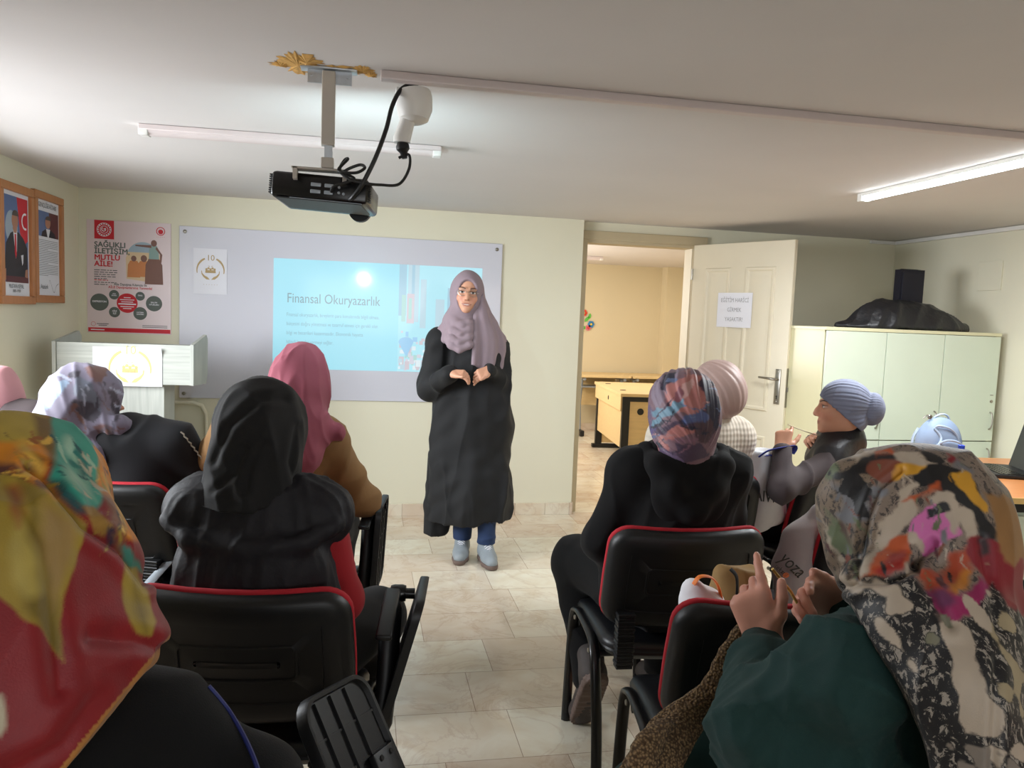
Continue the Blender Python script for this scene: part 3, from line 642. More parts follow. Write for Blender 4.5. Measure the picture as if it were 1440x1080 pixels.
# picture of a family seen from behind in a round-topped patch of sky
pg.disc(fr, (.330, PH-.225), .098, .100, off=.0004, mi=4, n=40); pg.disc(fr, (.330, PH-.225), .0975, .0995, off=.0005, mi=3, n=30, a0=20, a1=160)
pg.poly(fr, [(.232, PH-.36), (.228, PH-.225), (.300, PH-.20), (.43, PH-.20), (.43, PH-.385)], .0005, 4)
boff = [.0007]
def body_(cx, top, w_, h, mi, head, hm):
    pg.poly(fr, [(cx-w_*.55, top-h), (cx+w_*.55, top-h), (cx+w_*.5, top-h*.25), (cx+w_*.3, top), (cx-w_*.3, top), (cx-w_*.5, top-h*.25)], boff[0], mi)
    if head: pg.disc(fr, (cx, top+head*.85), head, head*1.15, boff[0]+.0001, hm, 16)
    boff[0] += .0002
body_(.275, PH-.245, .07, .105, 5, .016, 6); body_(.335, PH-.245, .075, .10, 5, .019, 6); body_(.395, PH-.225, .10, .165, 6, .0, 6); body_(.395, PH-.145, .055, .085, 7, .018, 6)
pg.poly(fr, [(.38, PH-.16), (.285, PH-.152), (.285, PH-.144), (.38, PH-.142)], .0017, 6); pg.poly(fr, [(.41, PH-.15), (.445, PH-.20), (.44, PH-.25), (.43, PH-.25), (.432, PH-.20), (.405, PH-.165)], .0017, 6)
pg.text(fr, 'Aile Danışma Kılavuzu ile', .255, PH-.405, .021, 8, .0005, 'CENTER', .02, .9); pg.text(fr, 'AİLE Danışmanlarımız Yanınızda!', .255, PH-.424, .021, 0, .0005, 'CENTER', .02, .92)
for (x, y, rd, k, tx, ts) in ((.072, -.515, .054, 1, ('DEPRESYON',), .015), (.158, -.465, .030, 1, ('AİLE', 'BASKISI'), .009), (.235, -.515, .062, 0, (), 0), (.312, -.468, .028, 1, ('ÖFKE',), .011), (.395, -.512, .049, 1, ('SALON', 'OTURUMU'), .012), (.160, -.575, .033, 1, ('AİLE', 'İÇİ'), .013), (.312, -.578, .041, 1, ('ÇATIŞMA', 'ÇÖZÜMÜ'), .010)):
    rx = rd*1.0; pg.disc(fr, (x, PH+y), rx, rd, .0005 if k else .0004, k)
    for i, t in enumerate(tx): pg.text(fr, t, x, PH+y+.004-(i-.2*(len(tx)-1))*ts*1.2-ts*.3, ts, 2, .0009, 'CENTER', .03)
def lines2(x, y, ws, gap, h, mi):
    for i, w_ in enumerate(ws): pg.poly(fr, [(x-w_/2, y-i*gap), (x+w_/2, y-i*gap), (x+w_/2, y-i*gap+h), (x-w_/2, y-i*gap+h)], .0009, mi)
lines2(.235, PH-.483, (.04, .085, .07), .0135, .005, 2); lines2(.235, PH-.525, (.105,), .012, .008, 2); lines2(.235, PH-.540, (.08, .05), .012, .005, 2)
pg.poly(fr, [(.005, .006), (PW-.004, .006), (PW-.004, .032), (.005, .032)], .0004, 0); lines2(.09, .055, (.07, .05), .01, .004, 8); lines2(.40, .052, (.15, .15), .010, .0035, 8); lines2(.06, .016, (.08,), .01, .006, 2); pg.disc(fr, (.035, .055), .014, off=.0005, mi=0, rin=.012)
pg.build('print', PM, po, 0, local=False)
# two framed pictures on the left wall
def framed(y0, y1, zt, zb, label, kind):
    r = empty('framed_picture', (XL, (y0+y1)/2, zb)); set_tag(r, label, 'framed picture', 'framed pictures on the left wall')
    W_, H_ = y1-y0, zt-zb; fw = .042; fm = MB()
    for (cy, cz, dy, dz_) in (((y0+y1)/2, zt-fw/2, W_, fw), ((y0+y1)/2, zb+fw/2, W_, fw), (y0+fw/2, (zt+zb)/2, fw, H_-2*fw), (y1-fw/2, (zt+zb)/2, fw, H_-2*fw)): fm.box((XL+.013, cy, cz), (.026, dy, dz_), bev=.004)
    fm.build('frame', M['framewood'], r, local=False)
    MB().box((XL+.006, (y0+y1)/2, (zt+zb)/2), (.008, W_-2*fw+.004, H_-2*fw+.004)).build('sheet', M['paper'], r, local=False)
    fr = frame((XL+.0105, y0+fw, zb+fw), (0, 1, 0), (0, 0, 1)); w_, h = W_-2*fw, H_-2*fw
    g = MB(); PM = [mat('photo_blue', (.33, .42, .60), .5), M['red'], mat('photo_suit', (.12, .12, .15), .5), mat('photo_skin', (.68, .48, .38), .5), M['paper'], mat('photo_hair', (.30, .26, .24), .5), M['ink'], mat('photo_haze', (.62, .68, .74), .5), mat('photo_maroon', (.36, .16, .18), .5)]
    P = lambda pts, o, mi: g.poly(fr, [(x*w_, z*h) for x, z in pts], o, mi)
    if kind == 0:
        P([(.04, .13), (.96, .13), (.96, .96), (.04, .96)], .0003, 0); g.disc(fr, (.35*w_, .66*h), .22*w_, .16*h, .0004, 7)
        P([(.55, .96), (.95, .96), (.95, .55), (.80, .50), (.66, .62)], .0005, 1); g.disc(fr, (.86*w_, .74*h), .14*w_, off=.0007, mi=4, a0=70, a1=290, rin=.105*w_)
        P([(.05, .15), (.14, .50), (.30, .60), (.44, .63), (.60, .62), (.78, .57), (.92, .48), (.93, .15)], .0008, 2)
        P([(.40, .63), (.55, .63), (.53, .44), (.49, .36)], .0010, 4); P([(.45, .60), (.51, .60), (.52, .40), (.48, .36), (.45, .42)], .0012, 1)
        g.disc(fr, (.47*w_, .73*h), .115*w_, .085*h, .0012, 3, 20); P([(.38, .66), (.55, .66), (.52, .61), (.43, .61)], .0011, 3); g.disc(fr, (.49*w_, .775*h), .12*w_, .055*h, .0014, 5, 16, 0, 180)
        P([(.68, .40), (.77, .41), (.76, .33), (.72, .30)], .0012, 4); P([(.04, .24), (.13, .26), (.12, .15), (.04, .15)], .0012, 3); P([(.84, .26), (.93, .27), (.93, .18), (.82, .19)], .0012, 3); P([(.12, .19), (.95, .19), (.95, .13), (.12, .13)], .0011, 8)
        g.text(fr, 'MUSTAFA KEMAL', .5*w_, .075*h, .030, 6, .0005, 'CENTER', .0, .75); g.text(fr, '1881-1938', .5*w_, .035*h, .022, 6, .0005, 'CENTER')
    else:
        g.text(fr, 'GENÇLİĞE HİTABE', .5*w_, .925*h, .036, 6, .0005, 'CENTER', .0, .80)
        P([(.03, .62), (.97, .62), (.97, .885), (.03, .885)], .0003, 0); P([(.6, .62), (.97, .62), (.97, .885), (.55, .885)], .0004, 8)
        P([(.22, .62), (.86, .62), (.80, .67), (.62, .705), (.42, .705), (.26, .67)], .0006, 2); P([(.42, .705), (.60, .705), (.54, .62), (.48, .62)], .0008, 4)
        g.disc(fr, (.50*w_, .775*h), .115*w_, .063*h, .0008, 3, 20); g.disc(fr, (.52*w_, .80*h), .12*w_, .045*h, .0010, 5, 16, 0, 180)
        for i in range(21):
            z = .58-i*.0185; k = .94 if i not in (5, 13, 20) else .5
            P([(.05, z), (k, z), (k, z+.004), (.05, z+.004)], .0004, 6)
        g.text(fr, 'K. Atatürk', .06*w_, .07*h, .035, 6, .0005, 'LEFT', 0, .9)
        V = smooth_path([(.52, .02, 0), (.55, .16, 0), (.66, .08, 0), (.75, .03, 0), (.84, .10, 0), (.95, .13, 0)], 6); pts = [(p.x, p.y) for p in V]
        for (x0_, z0_), (x1_, z1_) in zip(pts[:-1], pts[1:]): P([(x0_, z0_), (x1_, z1_), (x1_, z1_+.006), (x0_, z0_+.006)], .0005, 6)
    g.build('print', PM, r, 0, local=False)
framed(4.595-.40, 4.593, 1.985, 1.378, 'framed portrait of a man in a dark suit before a red flag', 0)
framed(4.600, 5.005, 1.995, 1.388, 'framed sheet of printed text under a small portrait on the left wall', 1)
# door notice
dn = empty('door_notice', door.matrix_basis @ Vector((0, 0, 0)), dang); dn.location = door.location; set_tag(dn, 'white paper notice taped on the open cream door', 'paper notice')
def dfr(x, y, off=0): return Vector((x, fs*(.0285+off), y))
x0, x1, z0, z1 = .245, .528, 1.385, 1.625
mb = MB().poly(dfr, [(x0, z0), (x1, z0), (x1, z1), (x0, z1)] if fs < 0 else [(x1, z0), (x0, z0), (x0, z1), (x1, z1)]); mb.build('sheet', M['paper'], dn)
sgx = 1
ink_ = mat('faded_ink', (.58, .58, .60), .7)
for i, t in enumerate(('EĞİTİM HARİCİ', 'GİRMEK', 'YASAKTIR!')):
    MB().text(lambda x, y, off: dfr((x0+x1)/2+sgx*x, y, off), t, 0, z1-.065-i*.066, .040, 0, .0006, 'CENTER', .0, .78).build('text_line', ink_, dn)
# water pipe loop on the front wall
pp = [at(222, 566, YF-.02), at(272, 566, YF-.02), at(284, 570, YF-.02), at(290, 582, YF-.02), at(291, 640, YF-.02), at(290, 722, YF-.02)]
P2_ = [Vector((p[0], YF-.022, p[2])) for p in pp]; P2_[-1].z = .09
set_tag(MB().tube(P2_, .013, 12).build('wall_pipe', M['wall']), 'cream painted pipe bending down the front wall behind the lectern', 'pipe')
# ------------------------------------------------------------------ lectern
LY = 4.5
l0, l1 = at(79, 484, LY), at(268, 486, LY); lb = at(262, 542, LY)[2]
lec = empty('lectern', ((l0[0]+l1[0])/2, LY+.15, 0)); set_tag(lec, 'whitewashed wooden lectern with a wide T-shaped top beside the whiteboard', 'lectern')
lx0, lx1, lz0, lz1 = l0[0], l1[0], lb, l1[2]
MB().box(((lx0+lx1)/2, LY+.009, (lz0+lz1)/2), (lx1-lx0, .018, lz1-lz0), bev=.002).build('front_panel', M['whitewash'], lec, local=False)
for x, nm in ((lx0-.009, 'side_panel'), (lx1+.009, 'side_panel')):
    pts = [(-.012, lz0), (.34, lz0-.02), (.38, lz0+.04), (.38, lz1+.02), (.34, lz1+.05), (-.012, lz1+.004)]
    V = [(x+s*.009, LY+y, z) for s in (-1, 1) for y, z in pts]; n = len(pts)
    MB().raw(V, [tuple(range(n)), tuple(range(n, 2*n))[::-1]]+[(i, n+i, n+(i+1) % n, (i+1) % n) for i in range(n)]).build(nm, M['whitewash_v'], lec, 30, local=False)
MB().box(((lx0+lx1)/2, LY+.19, lz1-.04), (lx1-lx0, .34, .018), Euler((rad(6), 0, 0)).to_matrix(), bev=.002).build('reading_top', M['whitewash'], lec, local=False)
cx1 = at(229, 600, LY)[0]; cx0 = 2*(lx0+lx1)/2-cx1
MB().box(((cx0+cx1)/2, LY+.15, lz0/2+.02), (cx1-cx0, .24, lz0-.04+.04), bev=.003).build('column', M['whitewash_v'], lec, local=False)
MB().box(((cx0+cx1)/2, LY+.15, .02), (cx1-cx0+.16, .36, .04), bev=.004).build('base', M['whitewash'], lec, local=False)
e0, e1 = at(130, 487, LY-.004), at(228, 544, LY-.004)
r, fr = sheet('emblem_print', (e0[0], LY-.003, e1[2]), (1, 0, 0), (0, 0, 1), e1[0]-e0[0], e0[2]-e1[2], 'white sheet with a gold number ten emblem hung on the lectern front', 'paper sheet', curl=.10)
mb = MB(); emblem(mb, fr, ((e1[0]-e0[0])*.535, (e0[2]-e1[2])*.44), .105, .0022, 0); mb.build('emblem', mat('gold_print_light', (.86, .74, .50), .6), r, local=False)
# side table by the left wall
st = empty('side_table', (-1.625, 4.06, 0)); set_tag(st, 'plain beech table in the corner behind the lectern', 'table')
MB().box((0, 0, .735), (.26, .78, .03), bev=.003).build('table_top', M['wood'], st)
for sx in (-1, 1):
    for sy in (-1, 1): MB().box((sx*.105, sy*.36, .36), (.035, .035, .72), bev=.003).build('leg', M['greysteel'], st)
# ------------------------------------------------------------------ cabinet
KY = 4.25
k0, k1 = at(1163, 459, KY), at(1408, 467, KY); KX0, KX1 = k0[0], min(k1[0], XR-.02); KZ = 1.425; KD = .42
cab = empty('cabinet', ((KX0+KX1)/2, KY+KD/2, 0)); set_tag(cab, 'tall cream cabinet with three upper doors against the right corner', 'cabinet')
cb = MB().box(((KX0+KX1)/2, KY+KD/2+.01, .04), (KX1-KX0-.04, KD-.04, .08))
cb.box((KX0+.009, KY+KD/2+.01, KZ/2+.04), (.018, KD-.02, KZ-.08)).box((KX1-.009, KY+KD/2+.01, KZ/2+.04), (.018, KD-.02, KZ-.08))
cb.box(((KX0+KX1)/2, KY+KD/2, KZ-.009), (KX1-KX0+.01, KD+.01, .020), bev=.002).box(((KX0+KX1)/2, KY+KD-.005, KZ/2), (KX1-KX0-.04, .01, KZ-.1))
cb.box(((KX0+KX1)/2, KY+KD/2+.01, .09), (KX1-KX0-.04, KD-.03, .018)).box(((KX0+KX1)/2, KY+KD/2+.01, .72), (KX1-KX0-.04, KD-.03, .018))
cb.build('carcass', M['cabside'], cab, local=False)
ZS = at(1240, 619, KY)[2]
nw = (KX1-KX0)/3
for i in range(3):
    for (z0, z1) in ((.10, ZS-.003), (ZS+.003, KZ-.022)):
        xc = KX0+nw*(i+.5)
        d = MB().box((xc, KY, (z0+z1)/2), (nw-.005, .018, z1-z0), bev=.002).build('door', M['cab'], cab, local=False)
        hx = KX0+nw*(i+1)-.035 if i != 1 else KX0+nw*(i+1)-.035
        zc = z0+.13 if z0 > .5 else z1-.10
        pth = [(hx, KY-.008, zc-.055), (hx, KY-.025, zc-.045), (hx+.002, KY-.032, zc), (hx, KY-.025, zc+.045), (hx, KY-.008, zc+.055)]
        MB().tube(smooth_path(pth, 4), .0048, 8).build('handle', M['metal'], d, local=False)
        if i == 2 and z0 > .5:
            MB().lathe([(.010, 0), (.010, .004), (.007, .006)], (hx, KY-.009, zc+.125), (0, -1, 0), 14).box((hx, KY-.010, zc+.165), (.022, .003, .005)).build('lock', M['metal'], d, local=False)
# black bag and dark loudspeaker on the cabinet
V_ = Vol(.010); g0 = at(1180, 455, 4.43); g1 = at(1362, 462, 4.43); gx = (g0[0]+g1[0])/2; gw = (g1[0]-g0[0])/2; gz = KZ+.002
V_.ell((gx-.08, 4.45, gz+.05), (gw*.62, .15, .135), k=.06).ell((gx+.12, 4.45, gz+.03), (gw*.62, .14, .12), k=.06).ell((gx, 4.45, gz+.01), (gw, .16, .06), k=.05).ell((gx-.02, 4.45, gz+.12), (.17, .10, .06), k=.05)
V_.cut((0, 0, gz), (0, 0, -1))
M['bag'] = mat('black_bin_bag', (.10, .10, .115), .42, .15, 20, .5, 30, spec=.5, bdist=.01)
ro = empty('bin_bag', (gx, 4.45, gz)); set_tag(ro, 'full black bin bag slumped on top of the cream cabinet', 'bag')
solid('bag_body', V_, M['bag'], ro, [(.012, 16, 3, (.5, 0, 1), True), (.006, 40, 4, (.4, .2, 1), True)])
sb = empty('loudspeaker', (at(1280, 380, 4.57)[0], 4.585, KZ+.001)); set_tag(sb, 'upright dark navy loudspeaker behind the bin bag on the cabinet', 'loudspeaker')
hw = .087; pts = [(-hw, -.05), (hw, -.05), (hw, .02), (hw*.55, .05), (-hw*.55, .05), (-hw, .02)]; hh = at(1280, 380, 4.57)[2]-KZ
M['navybox'] = mat('navy_speaker_cloth', (.055, .05, .11), .7, .1, 50, .2, 300)
V = [(x, y*.9, z) for z in (0, hh) for x, y in pts]; n = len(pts)
b_ = MB().raw(V, [tuple(range(n))[::-1], tuple(range(n, 2*n))]+[(i, (i+1) % n, n+(i+1) % n, n+i) for i in range(n)]); b_.build('cabinet_shell', M['navybox'], sb, 20)
MB().box((0, -.048, hh/2), (hw*1.8, .012, hh-.03), bev=.004).build('grille', M['navybox'], sb)
MB().poly(frame((0, 0, hh), (1, 0, 0), (0, 1, 0)), [(-hw*.9, -.03), (hw*.9, -.03), (hw*.5, .04), (-hw*.5, .04)], .004).build('top_cap', M['navybox'], sb)
# ------------------------------------------------------------------ desk at the right with laptop, bottle, backpack
DKZ = .75
dk = empty('desk', (2.86, 3.14, 0), rad(-8)); set_tag(dk, 'cherry topped office desk with a cream drawer unit at the right', 'desk')
MB().box((0, 0, DKZ-.012), (1.10, .98, .024), bev=.002).build('desk_top', M['deskwood'], dk)
for sy in (-1, 1): MB().box((0, sy*.491, DKZ-.012), (1.10, .004, .025)).build('edge_band', M['edge'], dk)
MB().box((0, -.02, DKZ-.045), (1.04, .90, .04)).build('under_frame', M['black'], dk)
for sx in (-1, 1): MB().box((sx*.52, 0, .34), (.03, .85, .68)).build('side_panel', M['cab'], dk)
du = MB().box((.08, -.22, .355), (.66, .44, .65), bev=.003).build('drawer_unit', M['cab'], dk)
for i, (z0, z1) in enumerate(((.47, .665), (.26, .46), (.045, .25))):
    dr = MB().box((.08, -.446, (z0+z1)/2), (.65, .016, z1-z0), bev=.002).build('drawer_front', M['cab'], du)
    MB().box((-.17, -.458, z1-.06), (.06, .012, .014), bev=.004).build('drawer_pull', M['white'], dr)
    if i == 0: MB().lathe([(.006, 0), (.006, .002)], (-.17, -.455, z1-.015), (0, -1, 0), 12).lathe([(.006, 0), (.006, .002)], (-.17, -.455, z1-.033), (0, -1, 0), 12).build('lock', M['dark'], dr)
a = atz(1376, 659, DKZ); b = atz(1428, 673, DKZ)
lp = empty('laptop', ((a[0]+b[0])/2+.02, (a[1]+b[1])/2+.02, DKZ+.001), rad(-20)); set_tag(lp, 'open black laptop at the right end of the desk', 'laptop')
MB().box((0, 0, .009), (.25, .33, .016), bev=.004).build('base', M['black'], lp)
kb = MB()
for i in range(5):
    for j in range(12): kb.box((-.02+i*.022-.02, -.14+j*.0245, .0185), (.017, .019, .003))
kb.build('keyboard', M['blackgloss'], lp)
MB().box((.155, 0, .125), (.012, .33, .235), Euler((0, rad(14), 0)).to_matrix(), bev=.004).build('screen', M['black'], lp)
q = atz(1347, 684, DKZ)
bt = empty('water_bottle', (q[0], q[1], DKZ+.001)); set_tag(bt, 'small clear water bottle with blue cap on the desk', 'bottle')
def clear_plastic():
    m = bpy.data.materials.new('clear_plastic'); m.use_nodes = True; b = m.node_tree.nodes['Principled BSDF']
    b.inputs['Base Color'].default_value = (.86, .90, .95, 1); b.inputs['Roughness'].default_value = .12; b.inputs['Alpha'].default_value = .42; b.inputs['Specular IOR Level'].default_value = .7; return m
M['clear'] = clear_plastic()
M['blue'] = mat('blue_plastic', (.12, .25, .70), .4)
MB().lathe([(.027, 0), (.029, .006), (.029, .035), (.0275, .05), (.029, .065), (.029, .12), (.024, .142), (.012, .158), (.011, .166)], n=24).build('bottle_body', M['clear'], bt, 60)
MB().lathe([(.0135, .164), (.0135, .18), (.011, .182)], n=20).build('cap', M['blue'], bt, 40)
MB().lathe([(.0295, .070), (.0295, .115)], n=24).build('bottle_label', mat('bottle_print', (.45, .60, .80), .5, .5, 40), bt, 60)
q = atz(1316, 658, DKZ)
bp_ = empty('backpack', (q[0], q[1], DKZ+.001), rad(-15)); set_tag(bp_, 'small pale blue backpack standing on the desk behind the bottle', 'backpack')
M['paleblue'] = mat('pale_blue_nylon', (.50, .57, .67), .6, .06, 12, .2, 200)
M['paleblue2'] = mat('pale_blue_piping', (.60, .66, .74), .5)
vb = Vol(.005).ell((0, 0, .10), (.105, .06, .105), k=.05).ell((0, 0, .16), (.09, .055, .095), k=.05).ell((0, 0, .05), (.105, .06, .06), k=.04)
vb.cut((0, 0, .002), (0, 0, -1)); solid('bag_body', vb, M['paleblue'], bp_.__class__ and bp_, [(.003, 30, 2, (0, 0, 1), False)], warp=lambda V: V@np.array(Euler((0, 0, rad(-15))).to_matrix()).T+np.array(bp_.location))
vb = Vol(.004).ell((.02, -.058, .085), (.072, .026, .07), k=.03); solid('front_pocket', vb, M['paleblue'], bp_, None, warp=lambda V: V@np.array(Euler((0, 0, rad(-15))).to_matrix()).T+np.array(bp_.location))
MB().tube(smooth_path([(-.045, -.052, .20), (-.02, -.068, .16), (-.035, -.083, .12), (-.045, -.078, .06)], 6), .006, 8).tube(smooth_path([(-.045, -.050, .20), (-.03, -.06, .215), (.02, -.062, .205), (.06, -.055, .17), (.078, -.05, .12)], 6), .005, 8).tube(smooth_path([(-.045, -.078, .12), (.0, -.088, .15), (.06, -.086, .14), (.088, -.075, .10)], 6), .005, 8).build('piping', M['paleblue2'], bp_)
MB().tube(smooth_path([(-.035, 0, .235), (-.022, 0, .255), (.01, 0, .268), (.035, 0, .258), (.045, 0, .235)], 6), .008, 8, ell=(1, .6)).build('carry_handle', M['paleblue2'], bp_)
MB().tube(smooth_path([(-.085, .03, .19), (-.108, .03, .14), (-.112, .02, .08), (-.10, .01, .02)], 6), .010, 8, ell=(1.3, .5)).build('strap', M['paleblue2'], bp_)
MB().lathe([(.008, 0), (.012, .004), (.008, .008)], (-.055, -.01, .252), (0, -1, 0), 12).tube(smooth_path([(-.06, -.02, .25), (-.075, -.03, .262), (-.09, -.02, .245)], 5), .003, 6).build('charm', M['metal'], bp_)
# ------------------------------------------------------------------ next room: desk, long tables, flowers
def at_y(u, v, y): return Vector(at(u, v, y))
nd0, nd1 = at_y(873, 556, 6.9), at_y(836, 538, 8.2); ang2 = math.atan2(nd1.y-nd0.y, nd1.x-nd0.x)-math.pi/2
TZ = .73; LD = (nd1-nd0).xy.length
rd = empty('teacher_desk', (nd0.x, nd0.y, 0), ang2); set_tag(rd, 'beech desk with black end frames in the next room', 'desk')
MB().box((.33, LD/2, TZ-.015), (.66, LD, .03), bev=.003).build('desk_top', M['wood'], rd)
MB().lathe([(.03, 0), (.03, .003)], (.10, .35, TZ), n=16).lathe([(.03, 0), (.03, .003)], (.10, LD-.25, TZ), n=16).build('cable_port', M['black'], rd)
MB().box((.02, LD/2, TZ-.10), (.02, LD-.06, .14)).build('apron_panel', M['wood'], rd)
MB().box((.05, LD/2, .38), (.02, LD-.10, .36)).build('modesty_panel', M['wood'], rd)
MB().lathe([(.022, 0), (.022, .003)], (.010, LD*.45, TZ-.10), (-1, 0, 0), 14).build('round_plug', M['black'], rd)
for y in (.03, LD-.05):
    f_ = MB().box((.06, y, .36), (.07, .05, .68)).box((.34, y, .36), (.07, .05, .68)).box((.33, y, TZ-.05), (.60, .055, .05)).box((.30, y, .025), (.62, .06, .04), bev=.005)
    ef = f_.build('end_frame', M['black'], rd)
    MB().box((.20, y, .36), (.22, .03, .60)).build('infill_panel', M['wood'], ef)
    MB().lathe([(.032, 0), (.032, .004)], (.20, y-.016, .56), (0, -1, 0), 16).build('round_plug', M['black'], ef)
def long_table(x0, x1, y0, y1, label):
    r = empty('school_table', ((x0+x1)/2, (y0+y1)/2, 0)); set_tag(r, label, 'table', 'long tables along the far wall'); w_, d = x1-x0, y1-y0
    MB().box((0, 0, .735), (w_, d, .03), bev=.003).build('table_top', M['wood'], r)
    MB().box((0, .10, .52), (w_-.16, .02, .34)).build('modesty_panel', M['wood'], r)
    MB().box((0, 0, .60), (w_-.1, d*.7, .012)).build('book_shelf', M['greysteel'], r)
    for sx in (-1, 1):
        lg = MB().tube([(sx*(w_/2-.07), -.10, .06), (sx*(w_/2-.07), -.05, .40), (sx*(w_/2-.07), -.12, .70)], .022, 12).tube([(sx*(w_/2-.07), -d/2+.02, .70), (sx*(w_/2-.07), d/2-.04, .70)], .018, 10).build('leg', M['greysteel'], r)
        MB().box((sx*(w_/2-.07), -.02, .04), (.05, d-.06, .07), bev=.012).build('foot', M['black'], lg)
tl0 = at(813, 530, 8.85)[0]; tl1 = at(889, 531, 8.85)[0]
long_table(tl0+.02, tl1-.01, 8.85, 9.38, 'beech long table at the left against the far wall of the next room')
long_table(tl1+.01, tl1+.95, 8.85, 9.38, 'beech long table beside the first one, partly behind the desk of the next room')
fl = empty('paper_flowers', tuple(at(825, 452, R2Y-.01))); set_tag(fl, 'colourful paper flower wreath on the far wall of the next room', 'wall decoration')
ff = frame(at(825, 452, R2Y-.006), (1, 0, 0), (0, 0, 1)); FM = {'red': mat('red_paper', (.85, .22, .16)), 'green': mat('green_paper', (.35, .70, .25)), 'blue': mat('blue_paper', (.20, .50, .72)), 'yel': mat('yellow_paper', (.90, .75, .25)), 'pinkp': mat('pink_paper', (.85, .45, .50))}
def flower(u, v, k, c, rr_=.035):
    p = at(u, v, R2Y-.006)-at(825, 452, R2Y-.006); mb = MB()
    for i in range(6): mb.lathe([(rr_*.55, 0), (rr_*.5, .008)], Vector(ff(p[0]+rr_*.75*math.cos(i*1.047), p[2]+rr_*.75*math.sin(i*1.047), .004)), (0, -1, 0), 10)
    o = mb.build('paper_flower', FM[k], fl, local=False); MB().lathe([(rr_*.45, 0), (rr_*.3, .010)], Vector(ff(p[0], p[2], .012)), (0, -1, 0), 10).build('flower_centre', FM[c], o, local=False)
flower(821, 440, 'red', 'yel'); flower(831, 456, 'blue', 'yel'); flower(827, 461, 'pinkp', 'red', .03); flower(816, 452, 'pinkp', 'yel')
for (u, v, ang, s) in ((825, 449, 50, .07), (829, 445, 80, .06), (820, 461, 200, .07), (818, 464, 150, .06)):
    p = at(u, v, R2Y-.006)-at(825, 452, R2Y-.006); ca, sa = math.cos(rad(ang)), math.sin(rad(ang))
    MB().poly(ff, [(p[0]+s*(x*ca-y*sa), p[2]+s*(x*sa+y*ca)) for x, y in ((-.6, 0), (-.2, .3), (.3, .25), (.7, 0), (.3, -.25), (-.2, -.3))], .006).build('leaf', FM['green'], fl, 0, local=False)
tube_fixture('batten_light', (at(824, 350, 8.2)[0]-1.1, 8.3, H), (at(848, 350, 8.3)[0], 8.3, H), 'small stretch of unlit batten light on the ceiling of the next room', False)
# ------------------------------------------------------------------ chairs
def rrect(hw, hh, rc, nc=6, ns=5):
    """rounded rectangle outline with subdivided sides"""
    rc = min(rc, hw-.001, hh-.001); out = []
    cs_ = [(hw-rc, -hh+rc, -90), (hw-rc, hh-rc, 0), (-hw+rc, hh-rc, 90), (-hw+rc, -hh+rc, 180)]
    for i, (cx, cy, a0) in enumerate(cs_):
        arc = [(cx+rc*math.cos(rad(a0+90*j/nc)), cy+rc*math.sin(rad(a0+90*j/nc))) for j in range(nc+1)]
        out += arc; nx = cs_[(i+1) % 4]; b = (nx[0]+rc*math.cos(rad(nx[2])), nx[1]+rc*math.sin(rad(nx[2])))
        out += [(arc[-1][0]+(b[0]-arc[-1][0])*j/ns, arc[-1][1]+(b[1]-arc[-1][1])*j/ns) for j in range(1, ns)]
    return out
def slab(mb, hw, hh, rc, prof, put, mi=0):
    """stack of inset rounded-rect rings; put(x, y, depth) gives the point"""
    V = []; n = None
    for ins, dep in prof:
        o = rrect(hw-ins, hh-ins, max(rc-ins*.8, .012)); n = len(o); V += [put(x, y, dep) for x, y in o]
    k = len(prof); Fc = [(i*n+j, i*n+(j+1) % n, (i+1)*n+(j+1) % n, (i+1)*n+j) for i in range(k-1) for j in range(n)]
    for e, rev in ((0, True), (k-1, False)):
        c = len(V); V.append(put(0, 0, prof[e][1]))
        Fc += [((e*n+(j+1) % n, e*n+j, c) if rev else (e*n+j, e*n+(j+1) % n, c)) for j in range(n)]
    mb.raw(V, Fc, mi)
